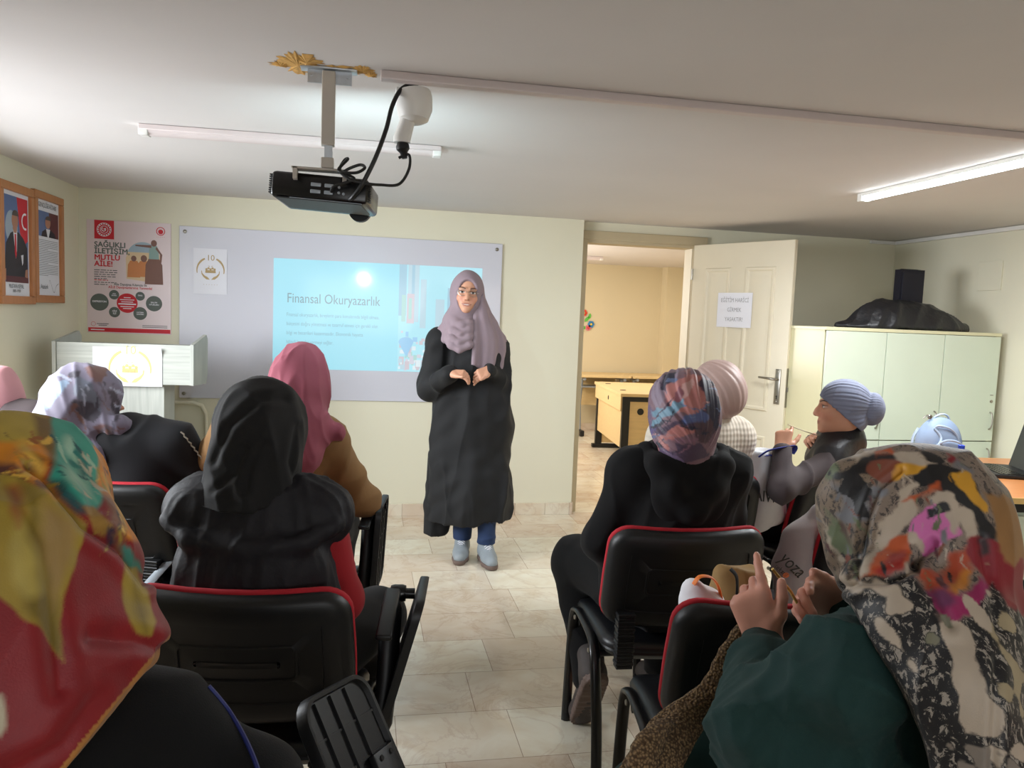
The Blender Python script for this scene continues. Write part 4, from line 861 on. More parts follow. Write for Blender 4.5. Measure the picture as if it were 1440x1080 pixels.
def make_chair(tablet, tilt=8):
    r = empty('conference_chair', (0, 0, 0))
    BW, BH = .242, .158; zc = .655
    def putb(x, y, d):
        bow = .034*(x/BW)**2*(1 if d < 9 else 0); lean = rad(13)
        Y = d+bow; Z = y
        return (x*(1-.03*max(0, y/BH)), -.228+Y*math.cos(lean)-Z*math.sin(lean), zc+Z*math.cos(lean)+Y*math.sin(lean))
    shell = MB(); slab(shell, BW, BH, .062, [(.165, -.012), (.150, -.0105), (.120, -.0085), (.118, -.0125), (.114, -.0125), (.112, -.0095), (.078, -.0115), (.062, -.0125), (.060, -.0165), (.050, -.0178), (.030, -.0178), (.014, -.0150), (.005, -.008), (.0, .003), (.0, .014), (.003, .016), (.15, .016)], putb)
    shell.build('back_shell', M['black'], r, 50)
    pad = MB(); slab(pad, BW+.002, BH+.004, .064, [(.15, .0165), (.003, .0165), (.0, .021), (.001, .030), (.012, .040), (.04, .046), (.10, .049), (.14, .050)], putb)
    pad.build('back_pad', M['redfab'], r, 60)
    SWd, SD = .232, .222
    def puts(x, y, d): return (x, .015+y, .425+d+.012*(x/SWd)**2-.012*max(0, y/SD)**2*2)
    under = MB(); slab(under, SWd-.006, SD-.006, .07, [(.16, -.032), (.03, -.032), (.008, -.022), (.0, -.008), (.004, .002), (.15, .002)], puts); under.build('seat_shell', M['black'], r, 50)
    sp_ = MB(); slab(sp_, SWd, SD, .075, [(.15, .0025), (.0, .0025), (.0, .012), (.006, .026), (.03, .034), (.09, .037), (.15, .037)], puts); sp_.build('seat', M['vinyl'], r, 60)
    for s in (-1, 1):
        x = s*.245
        pth = smooth_path([(x, .215, .0), (x, .195, .22), (x, .165, .40), (x-s*.002, .12, .438), (x-s*.004, .05, .440), (x-s*.004, -.06, .430), (x-s*.002, -.115, .412), (x, -.15, .36), (x, -.20, .18), (x, -.225, .0)], 5)
        lg = MB().tube(pth, .0135, 12, ell=(.72, 1.25)).build('leg_frame', M['tubeblack'], r, 60)
        for y in (.215, -.225): MB().lathe([(.015, 0), (.016, .02), (.013, .028)], (x, y, .001), n=12).build('foot_cap', M['black'], lg)
        MB().lathe([(.008, 0), (.007, .004)], (x+s*.010, -.10, .395), (s, 0, 0), 10).lathe([(.008, 0), (.007, .004)], (x+s*.010, .10, .42), (s, 0, 0), 10).build('bolt', M['metal'], lg)
        sl_ = MB()
        for i in range(16): sl_.box((s*.178, -.215+.005-.0105*i*.0, .395+.0105*i), (.050+.004*(i % 2), .034+.003*(i % 2), .0100), bev=.002, seg=1)
        sl_.build('ribbed_sleeve', M['black'], r, 30)
    for y, z in ((.12, .392), (-.10, .386)): MB().tube([(-.236, y, z), (.236, y, z)], .011, 10).build('cross_bar', M['tubeblack'], r)
    MB().tube(smooth_path([(-.178, -.20, .52), (-.178, -.215, .43), (-.165, -.16, .392), (-.16, -.10, .386)], 4), .010, 8).tube(smooth_path([(.178, -.20, .52), (.178, -.215, .43), (.165, -.16, .392), (.16, -.10, .386)], 4), .010, 8).build('back_support', M['tubeblack'], r)
    if tablet: add_tablet(r, tilt)
    return r
def ribbed_board(mb, hw, hl, T, put):
    """writing board, smooth face at +T, ribbed underside"""
    slab(mb, hw, hl, .045, [(.10, -.001), (.012, -.001), (.009, -.010), (.002, -.011), (.0, -.005), (.0, T-.002), (.002, T), (.10, T)], put)
    for x in (-.55, -.1, .35): mb.raw([put(x*hw+a, b, d) for d in (-.001, -.0065) for a, b in ((-.0045, -hl+.014), (.0045, -hl+.014), (.0045, hl-.014), (-.0045, hl-.014))], [(0, 1, 2, 3), (7, 6, 5, 4), (0, 4, 5, 1), (1, 5, 6, 2), (2, 6, 7, 3), (3, 7, 4, 0)])
    for y in (-.3, .15, .55): mb.raw([put(a, y*hl+b, d) for d in (-.001, -.0035) for a, b in ((-hw+.012, -.002), (hw-.012, -.002), (hw-.012, .002), (-hw+.012, .002))], [(0, 1, 2, 3), (7, 6, 5, 4), (0, 4, 5, 1), (1, 5, 6, 2), (2, 6, 7, 3), (3, 7, 4, 0)])
def add_tablet(r, tilt):
    ax = .292
    arm = MB().tube([(.262, -.02, .34), (ax-.006, .0, .40), (ax, .03, .50), (ax, .07, .60), (ax, .105, .655), (ax, .125, .662)], [.020, .024, .025, .026, .026, .022], 12, ell=(.85, 1.15))
    arm.box((ax, .03, .668), (.040, .22, .016), Euler((rad(10), 0, 0)).to_matrix(), bev=.006).build('arm', M['black'], r, 50)
    MB().lathe([(.020, -.02), (.023, -.01), (.023, .01), (.020, .02)], (ax+.012, .15, .675), (1, 0, 0), 18).lathe([(.014, -.035), (.014, .035)], (ax+.02, .15, .675), (1, 0, 0), 14).build('pivot', M['blackgloss'], r, 40)
    tx = rad(tilt)
    def put(x, y, d): return (ax+.046+(.034 if tilt > 10 else 0)-d+(.0)-math.tan(tx)*(-y)*.0+ (y-.165)*math.tan(tx), .10+x, .545+y)
    tb = MB(); ribbed_board(tb, .125, .165, .012, put); tb.build('writing_tablet', M['black'], r, 40)
def chair(proto, x, y, deg, label, used=set()):
    o = proto if proto.name not in used else copy_tree(proto)
    used.add(proto.name); o.location = (x, y, 0); o.rotation_euler = (0, 0, rad(deg)); set_tag(o, label, 'chair', 'conference chairs with red pads'); return o
CH, CT, CT2 = make_chair(False), make_chair(True, 3), make_chair(True, 15)
chair(CT2, -.220, 1.89, -8, 'tablet-arm chair under the woman in black quilted vest and black scarf')
chair(CT, -.268, 2.83, -8, 'tablet-arm chair under the woman in rose scarf and mustard coat')
p3c = chair(CH, -.775, 2.95, -20, 'chair under the woman in a navy jacket and lilac floral scarf')
chair(CH, .962, 2.30, -3, 'armless chair under the woman in the black hooded top')
chair(CH, .935, 1.71, -7, 'empty armless chair holding bags, right in front of the knitting woman')
chair(CH, 1.640, 2.34, 2, 'empty black chair with the grey printed bag on it, behind the colourful scarf')
chair(CH, 1.885, 3.12, 26, 'chair under the woman in the blue turban')
chair(CH, 1.335, 3.02, 0, 'chair under the woman in cream knit and beige turban')
chair(CT, -1.36, 3.35, -10, 'chair under the woman in the pale pink scarf at the left edge')
chair(CH, 1.02, .88, 32, 'chair under the knitting woman in dark green')

MB().tube([at(248, 777, 2.74), at(202, 828, 2.60)], .012, 8, ell=(1.5, .5)).build('arm_bar', M['greysteel'], p3c, local=False)
# the foreground chair whose tablet hangs half folded
fc = chair(CH, -.37, 1.02, -8, 'tablet-arm chair under the woman in the red scarf, nearest the camera')
tA, tB, tC = Vector(at(413, 992, 1.27)), Vector(at(505, 943, 1.46)), Vector(at(572, 1080, 1.40))
ex = (tB-tA); tw = ex.length/2; ex.normalize(); ey = (tB-tC); ey = (ey-ex*ey.dot(ex)).normalized(); ez = ex.cross(ey).normalized()
if ez.y > 0: ez = -ez; 
th = .165; tc0 = (tA+tB)/2-ey*th
tb = MB(); ribbed_board(tb, tw, th, .012, lambda x, y, d: tc0+ex*x+ey*y-ez*d); tb.build('writing_tablet', M['black'], fc, 40, local=False)
R3 = Matrix((ex, ey, ez)).transposed()
kb = MB().box(tc0+ex*(tw*.52)-ey*.06+ez*.010, (.075, .17, .014), R3, bev=.003)
for s in (-1, 1): kb.lathe([(.005, 0), (.005, .002)], tc0+ex*(tw*.52+s*.018)-ey*(-.012)+ez*.0175, ez, 10, 1)
kb.build('tablet_bracket', [M['black'], M['dark']], fc, 30, local=False)
MB().tube([tc0+ex*(tw*.5)-ey*.05+ez*.0, tc0+ex*(tw*.3)-ey*.12-ez*.05, Vector((-.10, 1.04, .45))], [.018, .022, .022], 10).build('arm', M['black'], fc, 40, local=False)

# ------------------------------------------------------------------ people
M['skin'] = mat('skin', (.80, .58, .47), .5, .05, 20, attr=True)
def cloth(name, col, rough=.85, vary=.08, vscale=8, bump=.25, bscale=500, sheen=.04, **k): return mat(name, col, rough, vary, vscale, bump, bscale, sheen=sheen, **k)
M['blackcloth'] = cloth('black_cloth', (.042, .042, .048), spec=.25)
M['navycloth'] = cloth('navy_cloth', (.045, .05, .075))
M['vest'] = mat('black_quilted_nylon', (.115, .11, .13), .62, .12, 14, .35, 40, spec=.3, bdist=.006)
M['redsleeve'] = cloth('red_knit', (.62, .09, .13))
M['mustard'] = cloth('mustard_cloth', (.52, .38, .22))
M['green'] = cloth('dark_green_linen', (.055, .20, .19), .9, .10, 25, .35, 700)
M['greybrown'] = cloth('grey_brown_cloth', (.26, .22, .225))
M['rose'] = cloth('rose_chiffon', (.57, .28, .34))
M['blackscarf'] = cloth('black_scarf_cloth', (.062, .060, .066))
M['mauve'] = cloth('mauve_chiffon', (.56, .49, .52), .9, .05)
M['palepink'] = cloth('pale_pink_scarf_cloth', (.78, .56, .58))
M['beigeturban'] = cloth('beige_pink_satin', (.70, .59, .56), .5)
M['blueturban'] = cloth('blue_grey_jersey', (.47, .49, .57))
M['abaya'] = cloth('black_abaya', (.024, .024, .034), .8)
M['jean'] = cloth('blue_jeans', (.11, .19, .33))
M['print'] = print_material('printed_satin')
M['trainer'] = mat('grey_trainer', (.55, .58, .60), .6, .10, 30, .2, 200)
M['trainer2'] = mat('brown_rubber_sole', (.42, .35, .32), .7)
M['dkshoe'] = mat('dark_grey_brown_shoe', (.28, .25, .24), .7, .1, 20, .2, 200)
SKIN = np.array(lin((.80, .58, .47)))
def flat(c):
    c = np.array(lin(c)); return lambda V, N: np.repeat(c[None], len(V), 0)
class Fig:
    """seated woman in local axes (x right, y forward, z up, origin on the floor below the hips)"""
    def __init__(s, x, y, deg, label, head=None, w=1.0, lean=0.0, hrot=0, shz=.985, joints=None, name='person', cat='person'):
        s.root = empty(name, (x, y, 0), rad(deg)); set_tag(s.root, label, cat)
        s.M = Matrix.Translation((x, y, 0)) @ Matrix.Rotation(rad(deg), 4, 'Z'); s.Mi = s.M.inverted(); s.w = w; s.deg = deg
        h = s.Mi @ Vector(head) if head is not None else Vector((0, -.02, 1.13)); s.h = np.array(h); s.hrot = hrot; l = lean
        J = {'pel': (0, -.03, .575), 'wai': (l*.3, -.065+l*.0, .71), 'che': (l*.7, -.05, shz-.085), 'nck': (.5*h.x+.5*l, -.04*.5+h.y*.5-.03, min(shz+.065, h.z-.09))}
        for sd, sg in (('L', -1), ('R', 1)):
            J['sho'+sd] = (sg*.138*w+l, -.05, shz); J['elb'+sd] = (sg*.205*w+l*.5, .02, shz-.245); J['wri'+sd] = (sg*.10, .21, .68)
            J['hip'+sd] = (sg*.095*w, .0, .555); J['kne'+sd] = (sg*.13, .40, .535); J['ank'+sd] = (sg*.12, .38, .10); J['toe'+sd] = (sg*.13, .52, .045)
        for k, v in (joints or {}).items(): J[k] = v
        s.J = {k: np.array(v, float) for k, v in J.items()}
    def jw(s, k, p): s.J[k] = np.array(s.Mi @ Vector(p)); return s    # joint given in world space
    def torso(s, v, o=0., k=.05):
        J, w = s.J, s.w
        v.ell(J['pel'], (.150*w+o, .120+o, .110+o), k=k).ell(J['wai'], (.130*w+o, .095+o, .14+o), k=k).ell(J['che'], (.138*w+o, .092+o, .145+o), k=k)
        v.cap(J['shoL'], J['shoR'], .044+o, k=k)
        for sd in 'LR': v.cap(J['nck']-(0, 0, .045), J['nck']*.25+J['sho'+sd]*.75, .046+o, .040+o, k)
        return v
    def arm(s, v, sd, o=0., k=.03, hand=False):
        J = s.J; v.chain([J['sho'+sd], J['elb'+sd], J['wri'+sd]], [.046+o*.9, .037+o*.8, .026+o*.7], k=k); return v
    def legs(s, v, o=0., k=.03, feet=False):
        J = s.J
        for sd in 'LR':
            v.chain([J['hip'+sd], J['kne'+sd]], [.080+o*.9, .060+o], k=k).chain([J['kne'+sd], J['ank'+sd]], [.058+o, .036+o], k=k)
            if feet: v.cap(J['ank'+sd], J['toe'+sd], .034, .026, k)
        return v
    def headv(s, v):
        h = s.h; Rz = np.array(Matrix.Rotation(rad(s.hrot), 3, 'Z')); f = lambda x, y, z: h+Rz@np.array((x, y, z))
        v.ell(f(0, -.012, .02), (.073, .090, .092), Rz, k=.02).ell(f(0, .028, -.045), (.052, .055, .062), Rz, k=.03).cap(f(0, .085, -.01), f(0, .098, -.025), .008, .011, k=.015)
        v.cap(s.J['nck'], f(0, -.02, -.06), .050, .048, k=.03); return f
    def body(s, vox=.010, extra=None, paint=None, rel=1):
        v = Vol(vox); s.torso(v); s.legs(v, feet=True)
        for sd in 'LR':
            s.arm(v, sd)
            if extra is None or sd not in extra.get('nohand', ''): mitt(v, s.J['elb'+sd], s.J['wri'+sd], -1 if sd == 'L' else 1)
        f = s.headv(v)
        if extra and 'fn' in extra: extra['fn'](v, f)
        v.xf(s.M); return solid('body', v, M['skin'], s.root, None, rel, paint or flat((.80, .58, .47)))
    def garment(s, name, m, parts, o=.026, vox=.008, fold=None, cuts=(), extra=None, k=.04, paint=None):
        v = Vol(vox)
        if 't' in parts: s.torso(v, o, k)
        if 'L' in parts: s.arm(v, 'L', o*.8, k)
        if 'R' in parts: s.arm(v, 'R', o*.8, k)
        if 'l' in parts: s.legs(v, o*.7, k)
        if extra: extra(v)
        for p, n in cuts: v.cut(p, n)
        v.xf(s.M); return solid(name, v, m, s.root, fold, 1, paint)
    def shoes(s, m=None):
        for sd in 'LR':
            a, t = s.J['ank'+sd], s.J['toe'+sd]; v = Vol(.006); d = (t-a); d[2] = 0; d /= np.linalg.norm(d)
            b = a.copy(); b[2] = .05; v.cap(b-d*.035, b+d*.02, .043, .043, .02).cap(b, np.array([t[0], t[1], .042]), .042, .036, .03).cap(a+np.array((0, 0, -.02)), b, .045, .045, .02)
            v.cut((0, 0, .004), (0, 0, -1)); v.xf(s.M); solid('shoe', v, m or M['dkshoe'], s.root)
def finger(v, base, d, up, L, r, bends, k=.006):
    """three segments, bending from direction d towards -up"""
    p = np.array(base, float); d = np.array(d, float)/np.linalg.norm(d); up = np.array(up, float); up -= d*(up@d); up /= np.linalg.norm(up); a = 0; pts = [p]; rs = [r]
    for i, (f, b) in enumerate(zip((.45, .31, .24), bends)):
        a += rad(b); q = d*math.cos(a)-up*math.sin(a); p = p+q*L*f; pts.append(p); rs.append(r*(1-.10*(i+1)))
    v.chain(pts, rs, k); return pts[-1]
def hand(v, wrist, d, up, side, curl=(25, 35, 25), sc=1.0, thumb=(1, .55, -.35), k=.008):
    """wrist point, finger direction d, back-of-hand direction up, side=+1 when the thumb is on the +(d x up) side"""
    d = np.array(d, float)/np.linalg.norm(d); up = np.array(up, float); up -= d*(up@d); up /= np.linalg.norm(up); lat = np.cross(d, up)*side; w_ = np.array(wrist, float); tips = []
    for x, L, dl in ((.026, .088, -.004), (.009, .082, 0), (-.009, .082, 0), (-.025, .076, 0)): v.cap(w_+lat*x*.65*sc, w_+d*L*sc+lat*x*sc, .0135*sc, .0115*sc, .014)
    for i, (x, L, fl, r) in enumerate(((.027, .086, .068, .0088), (.009, .090, .076, .0090), (-.010, .086, .070, .0086), (-.027, .078, .054, .0076))):
        c = curl[i] if isinstance(curl[0], (tuple, list)) else curl
        tips.append(finger(v, w_+d*L*sc*.97+lat*x*sc, d+lat*x*1.6, up, fl*sc, r*sc, c, .004))
    tb = w_+d*.022*sc+lat*.020*sc; td = d*thumb[1]+lat*thumb[0]*.62+up*thumb[2]; td /= np.linalg.norm(td)
    v.cap(w_+d*.012*sc, tb+td*.030*sc, .015*sc, .0125*sc, .012); p1 = tb+td*.030*sc; t2 = td*.9+d*.5; t2 /= np.linalg.norm(t2); p2 = p1+t2*.030*sc; t3 = td*.6+d*.8; t3 /= np.linalg.norm(t3)
    v.chain([p1, p2, p2+t3*.026*sc], [.0112*sc, .0095*sc, .0078*sc], .004); tips.append(p2+t3*.026*sc); return tips
def mitt(v, elb, wri, side):
    d = wri-elb; d = d/np.linalg.norm(d); hand(v, wri, d*np.array((1, 1, .3)), (0, 0, 1), -side, (35, 45, 30))
def rotz(deg): return np.array(Matrix.Rotation(rad(deg), 3, 'Z'))
def scarf(F, m, name='headscarf', vox=.006, dome=(.090, .112, .118), bun=None, fold=None, paint=None, drape=(), face=True, extra=None, tilt=None, cuts=(), fz=0, rel=1, chin=(.074, .082, .080), pleat=(), post=None, creases=()):
    """head covering: a dome over the skull, a wrap round the neck, and drapes given as capsules relative to the head"""
    v = Vol(vox); h = F.h; Rz = rotz(F.hrot); Rt = Rz if tilt is None else Rz@np.array(Euler([rad(a) for a in tilt]).to_matrix()); f = lambda p: h+Rz@np.array(p, float)
    v.ell(f((0, -.014, .022)), dome, Rt, k=.03).ell(f((0, .018, -.045)), (.074, .082, .080), Rz, k=.04)
    if bun: v.ell(f(bun[0]), bun[1], Rz, k=.05)
    for d in drape:
        if len(d) == 5: v.cap(f(d[0]), f(d[1]), d[2], d[3], d[4])
        else: v.ell(f(d[0]), d[1], rotz(F.hrot), k=d[2])
    if extra: extra(v, f)
    if face: v.ell(f((0, .118, -.02+fz)), (.060, .075, .080), Rz, k=.012, sub=True)
    if post: post(v, lambda u_, v_, y_: np.array(F.Mi @ Vector(at(u_, v_, y_))))
    for p, n in cuts: v.cut(f(p), Rz@np.array(n, float))
    Mr = np.array(F.M.to_3x3()); fold = [('rad', a, n_, np.array(F.M @ Vector(f(c))), Mr@Rz@np.array(ax, float), sd) for a, n_, c, ax, sd in pleat]+list(fold or [])
    if creases:
        hw = np.array(F.M @ Vector(h)); vw = (hw-CAMP)/np.linalg.norm(hw-CAMP); ex = np.cross(vw, (0, 0, 1)); ex /= np.linalg.norm(ex); ey = np.cross(ex, vw); O = hw-vw*.08; pf = plane_pts(O, vw)
        fold = fold+[('line', a, wd, pf(*px_), ex, ey, O) for a, wd, px_ in creases]
    v.xf(F.M); return solid(name, v, m, F.root, fold, rel, paint)
def printer(origin, view, shapes, base, warp_=.006, wf=45, grain=0.0, seed=1, soft=.0022, extra=None, spl=0.0):
    """fabric print laid over the cloth along one direction (flat projection): shapes are polygons in metres in the plane across `view`"""
    vw = np.array(view, float); vw /= np.linalg.norm(vw); ex = np.cross(vw, (0, 0, 1)); ex /= np.linalg.norm(ex); ey = np.cross(ex, vw); O = np.array(origin, float)
    def fn(V, N):
        q = np.stack([(V-O)@ex, (V-O)@ey], 1)+warp_*sum(g_*np.stack([wob(V, wf*m_, seed+s_), wob(V, wf*m_, seed+s_+1)], 1) for g_, m_, s_ in ((.8, 1, 0), (.45, 2.7, 20), (.3, 7, 40)))
        C_ = np.repeat(np.array(lin(base))[None], len(V), 0); A_ = np.full(len(V), spl)
        for sh in shapes:
            pts, c = sh[0], np.array(lin(sh[1])); sf = (sh[2] if len(sh) > 2 else soft)*.6; sd = poly_sd(q, pts)
            if len(sh) > 3: sd = sd+sh[3]*wob(V, sh[4], seed+7, 9, sh[5] if len(sh) > 5 else None)
            t = np.clip(.5-sd/(2*sf), 0, 1)[:, None]
            if len(sh) > 7: t = t*np.clip(.5-poly_sd(q, sh[7])/.003, 0, 1)[:, None]
            C_ = C_*(1-t)+c*t
            if len(sh) > 6: A_ = A_*(1-t[:, 0])+sh[6]*t[:, 0]
            elif spl: A_ = A_*(1-t[:, 0])
        if extra: C_ = extra(V, N, q, C_)
        if grain: C_ = C_*(1+grain*wob(V, 260, seed+3, 9, (.3, .1, 1)))[:, None]
        return np.concatenate([np.clip(C_, 0, 1), 1-A_[:, None]], 1)
    fn.ex, fn.ey, fn.O = ex, ey, O; return fn
def plane_pts(origin, view):
    """pixels of the photograph -> print plane coordinates through `origin` across `view`"""
    vw = np.array(view, float); vw /= np.linalg.norm(vw); ex = np.cross(vw, (0, 0, 1)); ex /= np.linalg.norm(ex); ey = np.cross(ex, vw); O = np.array(origin, float)
    def f(*uv):
        out = []
        for u, v in uv:
            d = _F+_R*(u-720)/FPX-_U*(v-540)/FPX; t = ((O-CAMP)@vw)/(d@vw); p = CAMP+d*t-O; out.append((p@ex, p@ey))
        return out
    return f

def strokes(K, n, seed, box, cols, ang=(-110, -60), L=(25, 80), W=(2, 9)):
    """loose brush strokes for a printed cloth"""
    r = random.Random(seed); out = []
    for i in range(n):
        x, y = box[0]+(box[2]-box[0])*r.random(), box[1]+(box[3]-box[1])*r.random(); a = rad(r.uniform(*ang)); l = r.uniform(*L); w_ = r.uniform(*W); b = r.uniform(-.5, .5); P = []; Q = []
        for k in range(5):
            t = k/4; aa = a+b*t; x2, y2 = x+math.cos(aa)*l*t, y-math.sin(aa)*l*t; ww = w_*math.sin(math.pi*(.12+.8*t))*.5; P.append((x2-math.sin(aa)*ww, y2-math.cos(aa)*ww)); Q.append((x2+math.sin(aa)*ww, y2+math.cos(aa)*ww))
        out.append((K(*(P+Q[::-1])), r.choice(cols), .0012, .0012, 220))
    return out
def strip(mb, LP, RP, nu, th, wav):
    nn = len(LP); V = []
    for sd in (0, 1):
        for i in range(nn):
            for j in range(nu):
                t = j/(nu-1); p = LP[i].lerp(RP[i], t); cr = (RP[i]-LP[i]).normalized(); al_ = (LP[min(i+1, nn-1)]-LP[max(i-1, 0)]).normalized(); n = cr.cross(al_).normalized()
                V.append(p+n*((.5-sd)*th+wav*math.sin(t*math.pi)+.0025*math.sin(i*2.1+j*1.7)))
    o = nn*nu; Fc = []
    for i in range(nn-1):
        for j in range(nu-1):
            a = i*nu+j; Fc += [(a, a+1, a+nu+1, a+nu), (o+a, o+a+nu, o+a+nu+1, o+a+1)]
    for i in range(nn-1): Fc += [(i*nu, i*nu+nu, o+i*nu+nu, o+i*nu), (i*nu+nu-1, o+i*nu+nu-1, o+i*nu+2*nu-1, i*nu+2*nu-1)]
    for j in range(nu-1): Fc += [(j, o+j, o+j+1, j+1), ((nn-1)*nu+j, (nn-1)*nu+j+1, o+(nn-1)*nu+j+1, o+(nn-1)*nu+j)]
    mb.raw(V, Fc)
def face_paint(h, Rz, lipc=(.62, .33, .30), iris=(.16, .10, .07), eye_open=.0062, smile=True):
    """colours of a face in head-local axes (y forward)"""
    sk = np.array(lin((.80, .59, .48)))
    def fn(V, N):
        q = (V-h)@Rz; C_ = np.repeat(sk[None], len(V), 0); fr_ = q[:, 1] > .04
        def blob(x, z, rx, rz, c, a=1, soft=.25, cond=None):
            nonlocal C_
            d = np.sqrt(((q[:, 0]-x)/rx)**2+((q[:, 2]-z)/rz)**2); t = np.clip((1+soft-d)/(2*soft), 0, 1)*a*fr_
            C_ = C_*(1-t[:, None])+np.array(lin(c))*t[:, None]
        for s in (-1, 1):
            blob(s*.036, -.035, .022, .016, (.83, .52, .45), .45, .8)
            blob(s*.031, .0035, .019, .0095, (.62, .42, .36), .55, .5)
            blob(s*.031, .002, .0155, eye_open, (.88, .86, .84), 1, .15); blob(s*.031, .0025, .0066, .0064, iris, 1, .15); blob(s*.031, .0075, .0165, .0024, (.14, .09, .08), 1, .3)
            for i in range(7): blob(s*(.016+i*.0055), .0225+.004*math.sin(i/6*2.6)+.0005*i, .0052, .0031, (.16, .10, .08), .9, .4)
        blob(0, -.0665, .0215, .0036, (.35, .15, .15), .9, .3); blob(0, -.0625, .023, .0042, lipc, .9, .4); blob(0, -.0715, .020, .0052, lipc, .9, .4)
        if smile:
            blob(0, -.0668, .0150, .0026, (.90, .88, .85), .9, .3)
            for s in (-1, 1): blob(s*.0245, -.064, .003, .0028, (.45, .22, .20), .8, .5)
        for s in (-1, 1): blob(s*.0075, -.041, .0032, .0024, (.45, .25, .2), .7, .4)
        return C_
    return fn
def real_head(v, h, Rz, sc=1.0):
    """skull, brow, cheeks, nose, lips, chin and ears; h is the middle between the eyes and ears"""
    f = lambda x, y, z: h+Rz@(np.array((x, y, z))*sc)
    v.ell(f(0, -.015, .032), np.array((.072, .092, .085))*sc, Rz, k=.02).ell(f(0, .022, -.030), np.array((.059, .062, .075))*sc, Rz, k=.025).ell(f(0, .042, -.080), np.array((.034, .038, .028))*sc, Rz, k=.03)
    for s in (-1, 1):
        v.ell(f(s*.034, .055, -.030), np.array((.024, .022, .022))*sc, Rz, k=.02)
        v.ell(f(s*.031, .083, .003), np.array((.020, .014, .012))*sc, Rz, k=.010, sub=True)
        v.ell(f(s*.031, .0665, .002), np.array((.0165, .0135, .0115))*sc, Rz, k=.004)
        v.cap(f(s*.012, .082, .021), f(s*.048, .066, .022), .007*sc, .005*sc, .012)
        v.ell(f(s*.074, -.012, -.005), np.array((.010, .018, .030))*sc, Rz, k=.006)
        v.ell(f(s*.011, .089, -.036), np.array((.0085, .009, .0075))*sc, Rz, k=.006)
    v.chain([f(0, .080, .010), f(0, .094, -.018), f(0, .101, -.033)], [.0085*sc, .0095*sc, .0105*sc], .012)
    v.cap(f(-.017, .080, -.0615), f(.017, .080, -.0615), .0052*sc, k=.008).cap(f(-.015, .079, -.0725), f(.015, .079, -.0725), .0062*sc, k=.008)
    v.ell(f(0, .066, -.066), np.array((.034, .018, .022))*sc, Rz, k=.02).ell(f(0, .070, -.098), np.array((.020, .016, .014))*sc, Rz, k=.02)
    return f
# ================================================================== presenter, standing by the whiteboard
PY = 4.39
pr = empty('person', (at(668, 780, PY)[0], PY, 0)); set_tag(pr, 'standing woman in glasses, mauve scarf and long black robe, hands clasped by the whiteboard', 'person')
px = pr.location.x
hc = at(657, 413, PY-.06); Rz = rotz(180-6)@np.array(Euler((rad(2), rad(-4), 0)).to_matrix())      # she faces the camera
nk = np.array((hc[0]-.002, PY-.02, hc[2]-.17)); shz = at(650, 478, PY)[2]
sL, sR = np.array((at(611, 484, PY)[0]+.03, PY, shz-.005)), np.array((at(700, 484, PY)[0]-.03, PY, shz-.01))   # image left, image right
eL, eR = at(604, 545, PY-.02), at(703, 540, PY-.02)
wL, wR = at(634, 525, PY-.22), at(690, 520, PY-.22)
v = Vol(.0032); real_head(v, hc, Rz, .98)
v.cap(nk, hc+np.array((0, .02, -.06)), .052, .048, .03).ell((px-.02, PY, shz-.10), (.15, .10, .17), k=.05).ell((px-.01, PY, .95), (.13, .10, .16), k=.06).ell((px, PY, .80), (.16, .12, .13), k=.05)
v.cap(sL, sR, .05, k=.05).chain([sL, eL, wL], [.05, .04, .026], .03).chain([sR, eR, wR], [.05, .04, .026], .03)
aL, aR = at(650, 752, PY-.0), at(684, 757, PY-.10)
v.chain([(px-.06, PY, .74), (aL[0], PY, .45), (aL[0], aL[1], .10)], [.070, .050, .036], .03).chain([(px+.07, PY, .74), (aR[0], PY-.03, .45), (aR[0], aR[1], .10)], [.070, .050, .036], .03)
hl = np.array(wL); d1 = at(652, 524, PY-.27)-hl
hand(v, wL, d1+np.array((0, 0, -.008)), (-.1, -.55, .8), 1, ((25, 40, 25), (35, 45, 30), (40, 50, 30), (45, 50, 30)), .92, thumb=(.55, .9, .15))
d2 = at(664, 526, PY-.27)-np.array(wR)
hand(v, wR, d2+np.array((0, 0, -.02)), (.15, -.75, .6), -1, ((20, 35, 20), (35, 50, 30), (45, 55, 30), (50, 55, 30)), .92, thumb=(.5, .9, .2))
solid('body', v, M['skin'], pr, None, 1, face_paint(hc, Rz*1.0/.98))
# robe: one wide column, arms, hanging folds, uneven hem
v = Vol(.0065); topz = shz
lo_l, lo_r = at(601, 740, PY)[0], at(707, 725, PY)[0]; wa = at(613, 560, PY)[0]; wb_ = at(706, 560, PY)[0]
v.ell((px-.02, PY, shz-.12), (.175, .125, .19), k=.05).cap(sL, sR, .066, k=.05).ell((px-.005, PY-.01, .80), (.20, .145, .36), k=.05).ell((px-.005, PY-.03, .35), (.205, .15, .40), k=.05)
for i in range(5):
    t = i/4; xa = wa+.10+(wb_-wa-.20)*t; xb = lo_l+.10+(lo_r-lo_l-.20)*t
    v.cap((xa, PY+.01, shz-.28), (xb, PY+.02-.03*math.sin(t*3.14), .20), .105, .112, .04)
    v.cap((xa, PY+.01, shz-.28), (px-.02+(t-.5)*.14, PY, shz-.10), .10, .10, .05)
v.chain([sL, eL, wL+(wL-eL)*-.08], [.060, .062, .042], .04).chain([sR, eR, wR+(wR-eR)*-.08], [.060, .062, .042], .04)
tip = at(597, 750, PY+.05)
v.chain([(wb_-.03, PY+.02, shz-.35), (at(704, 600, PY)[0], PY+.02, at(704, 600, PY)[2]), (at(703, 660, PY)[0], PY+.02, .45)], [.06, .075, .04], .06)
hz = at(660, 735, PY-.1)[2]; tz = at(600, 752, PY)[2]; sl = (hz-tz)/(at(645, 740, PY)[0]-at(600, 752, PY)[0])
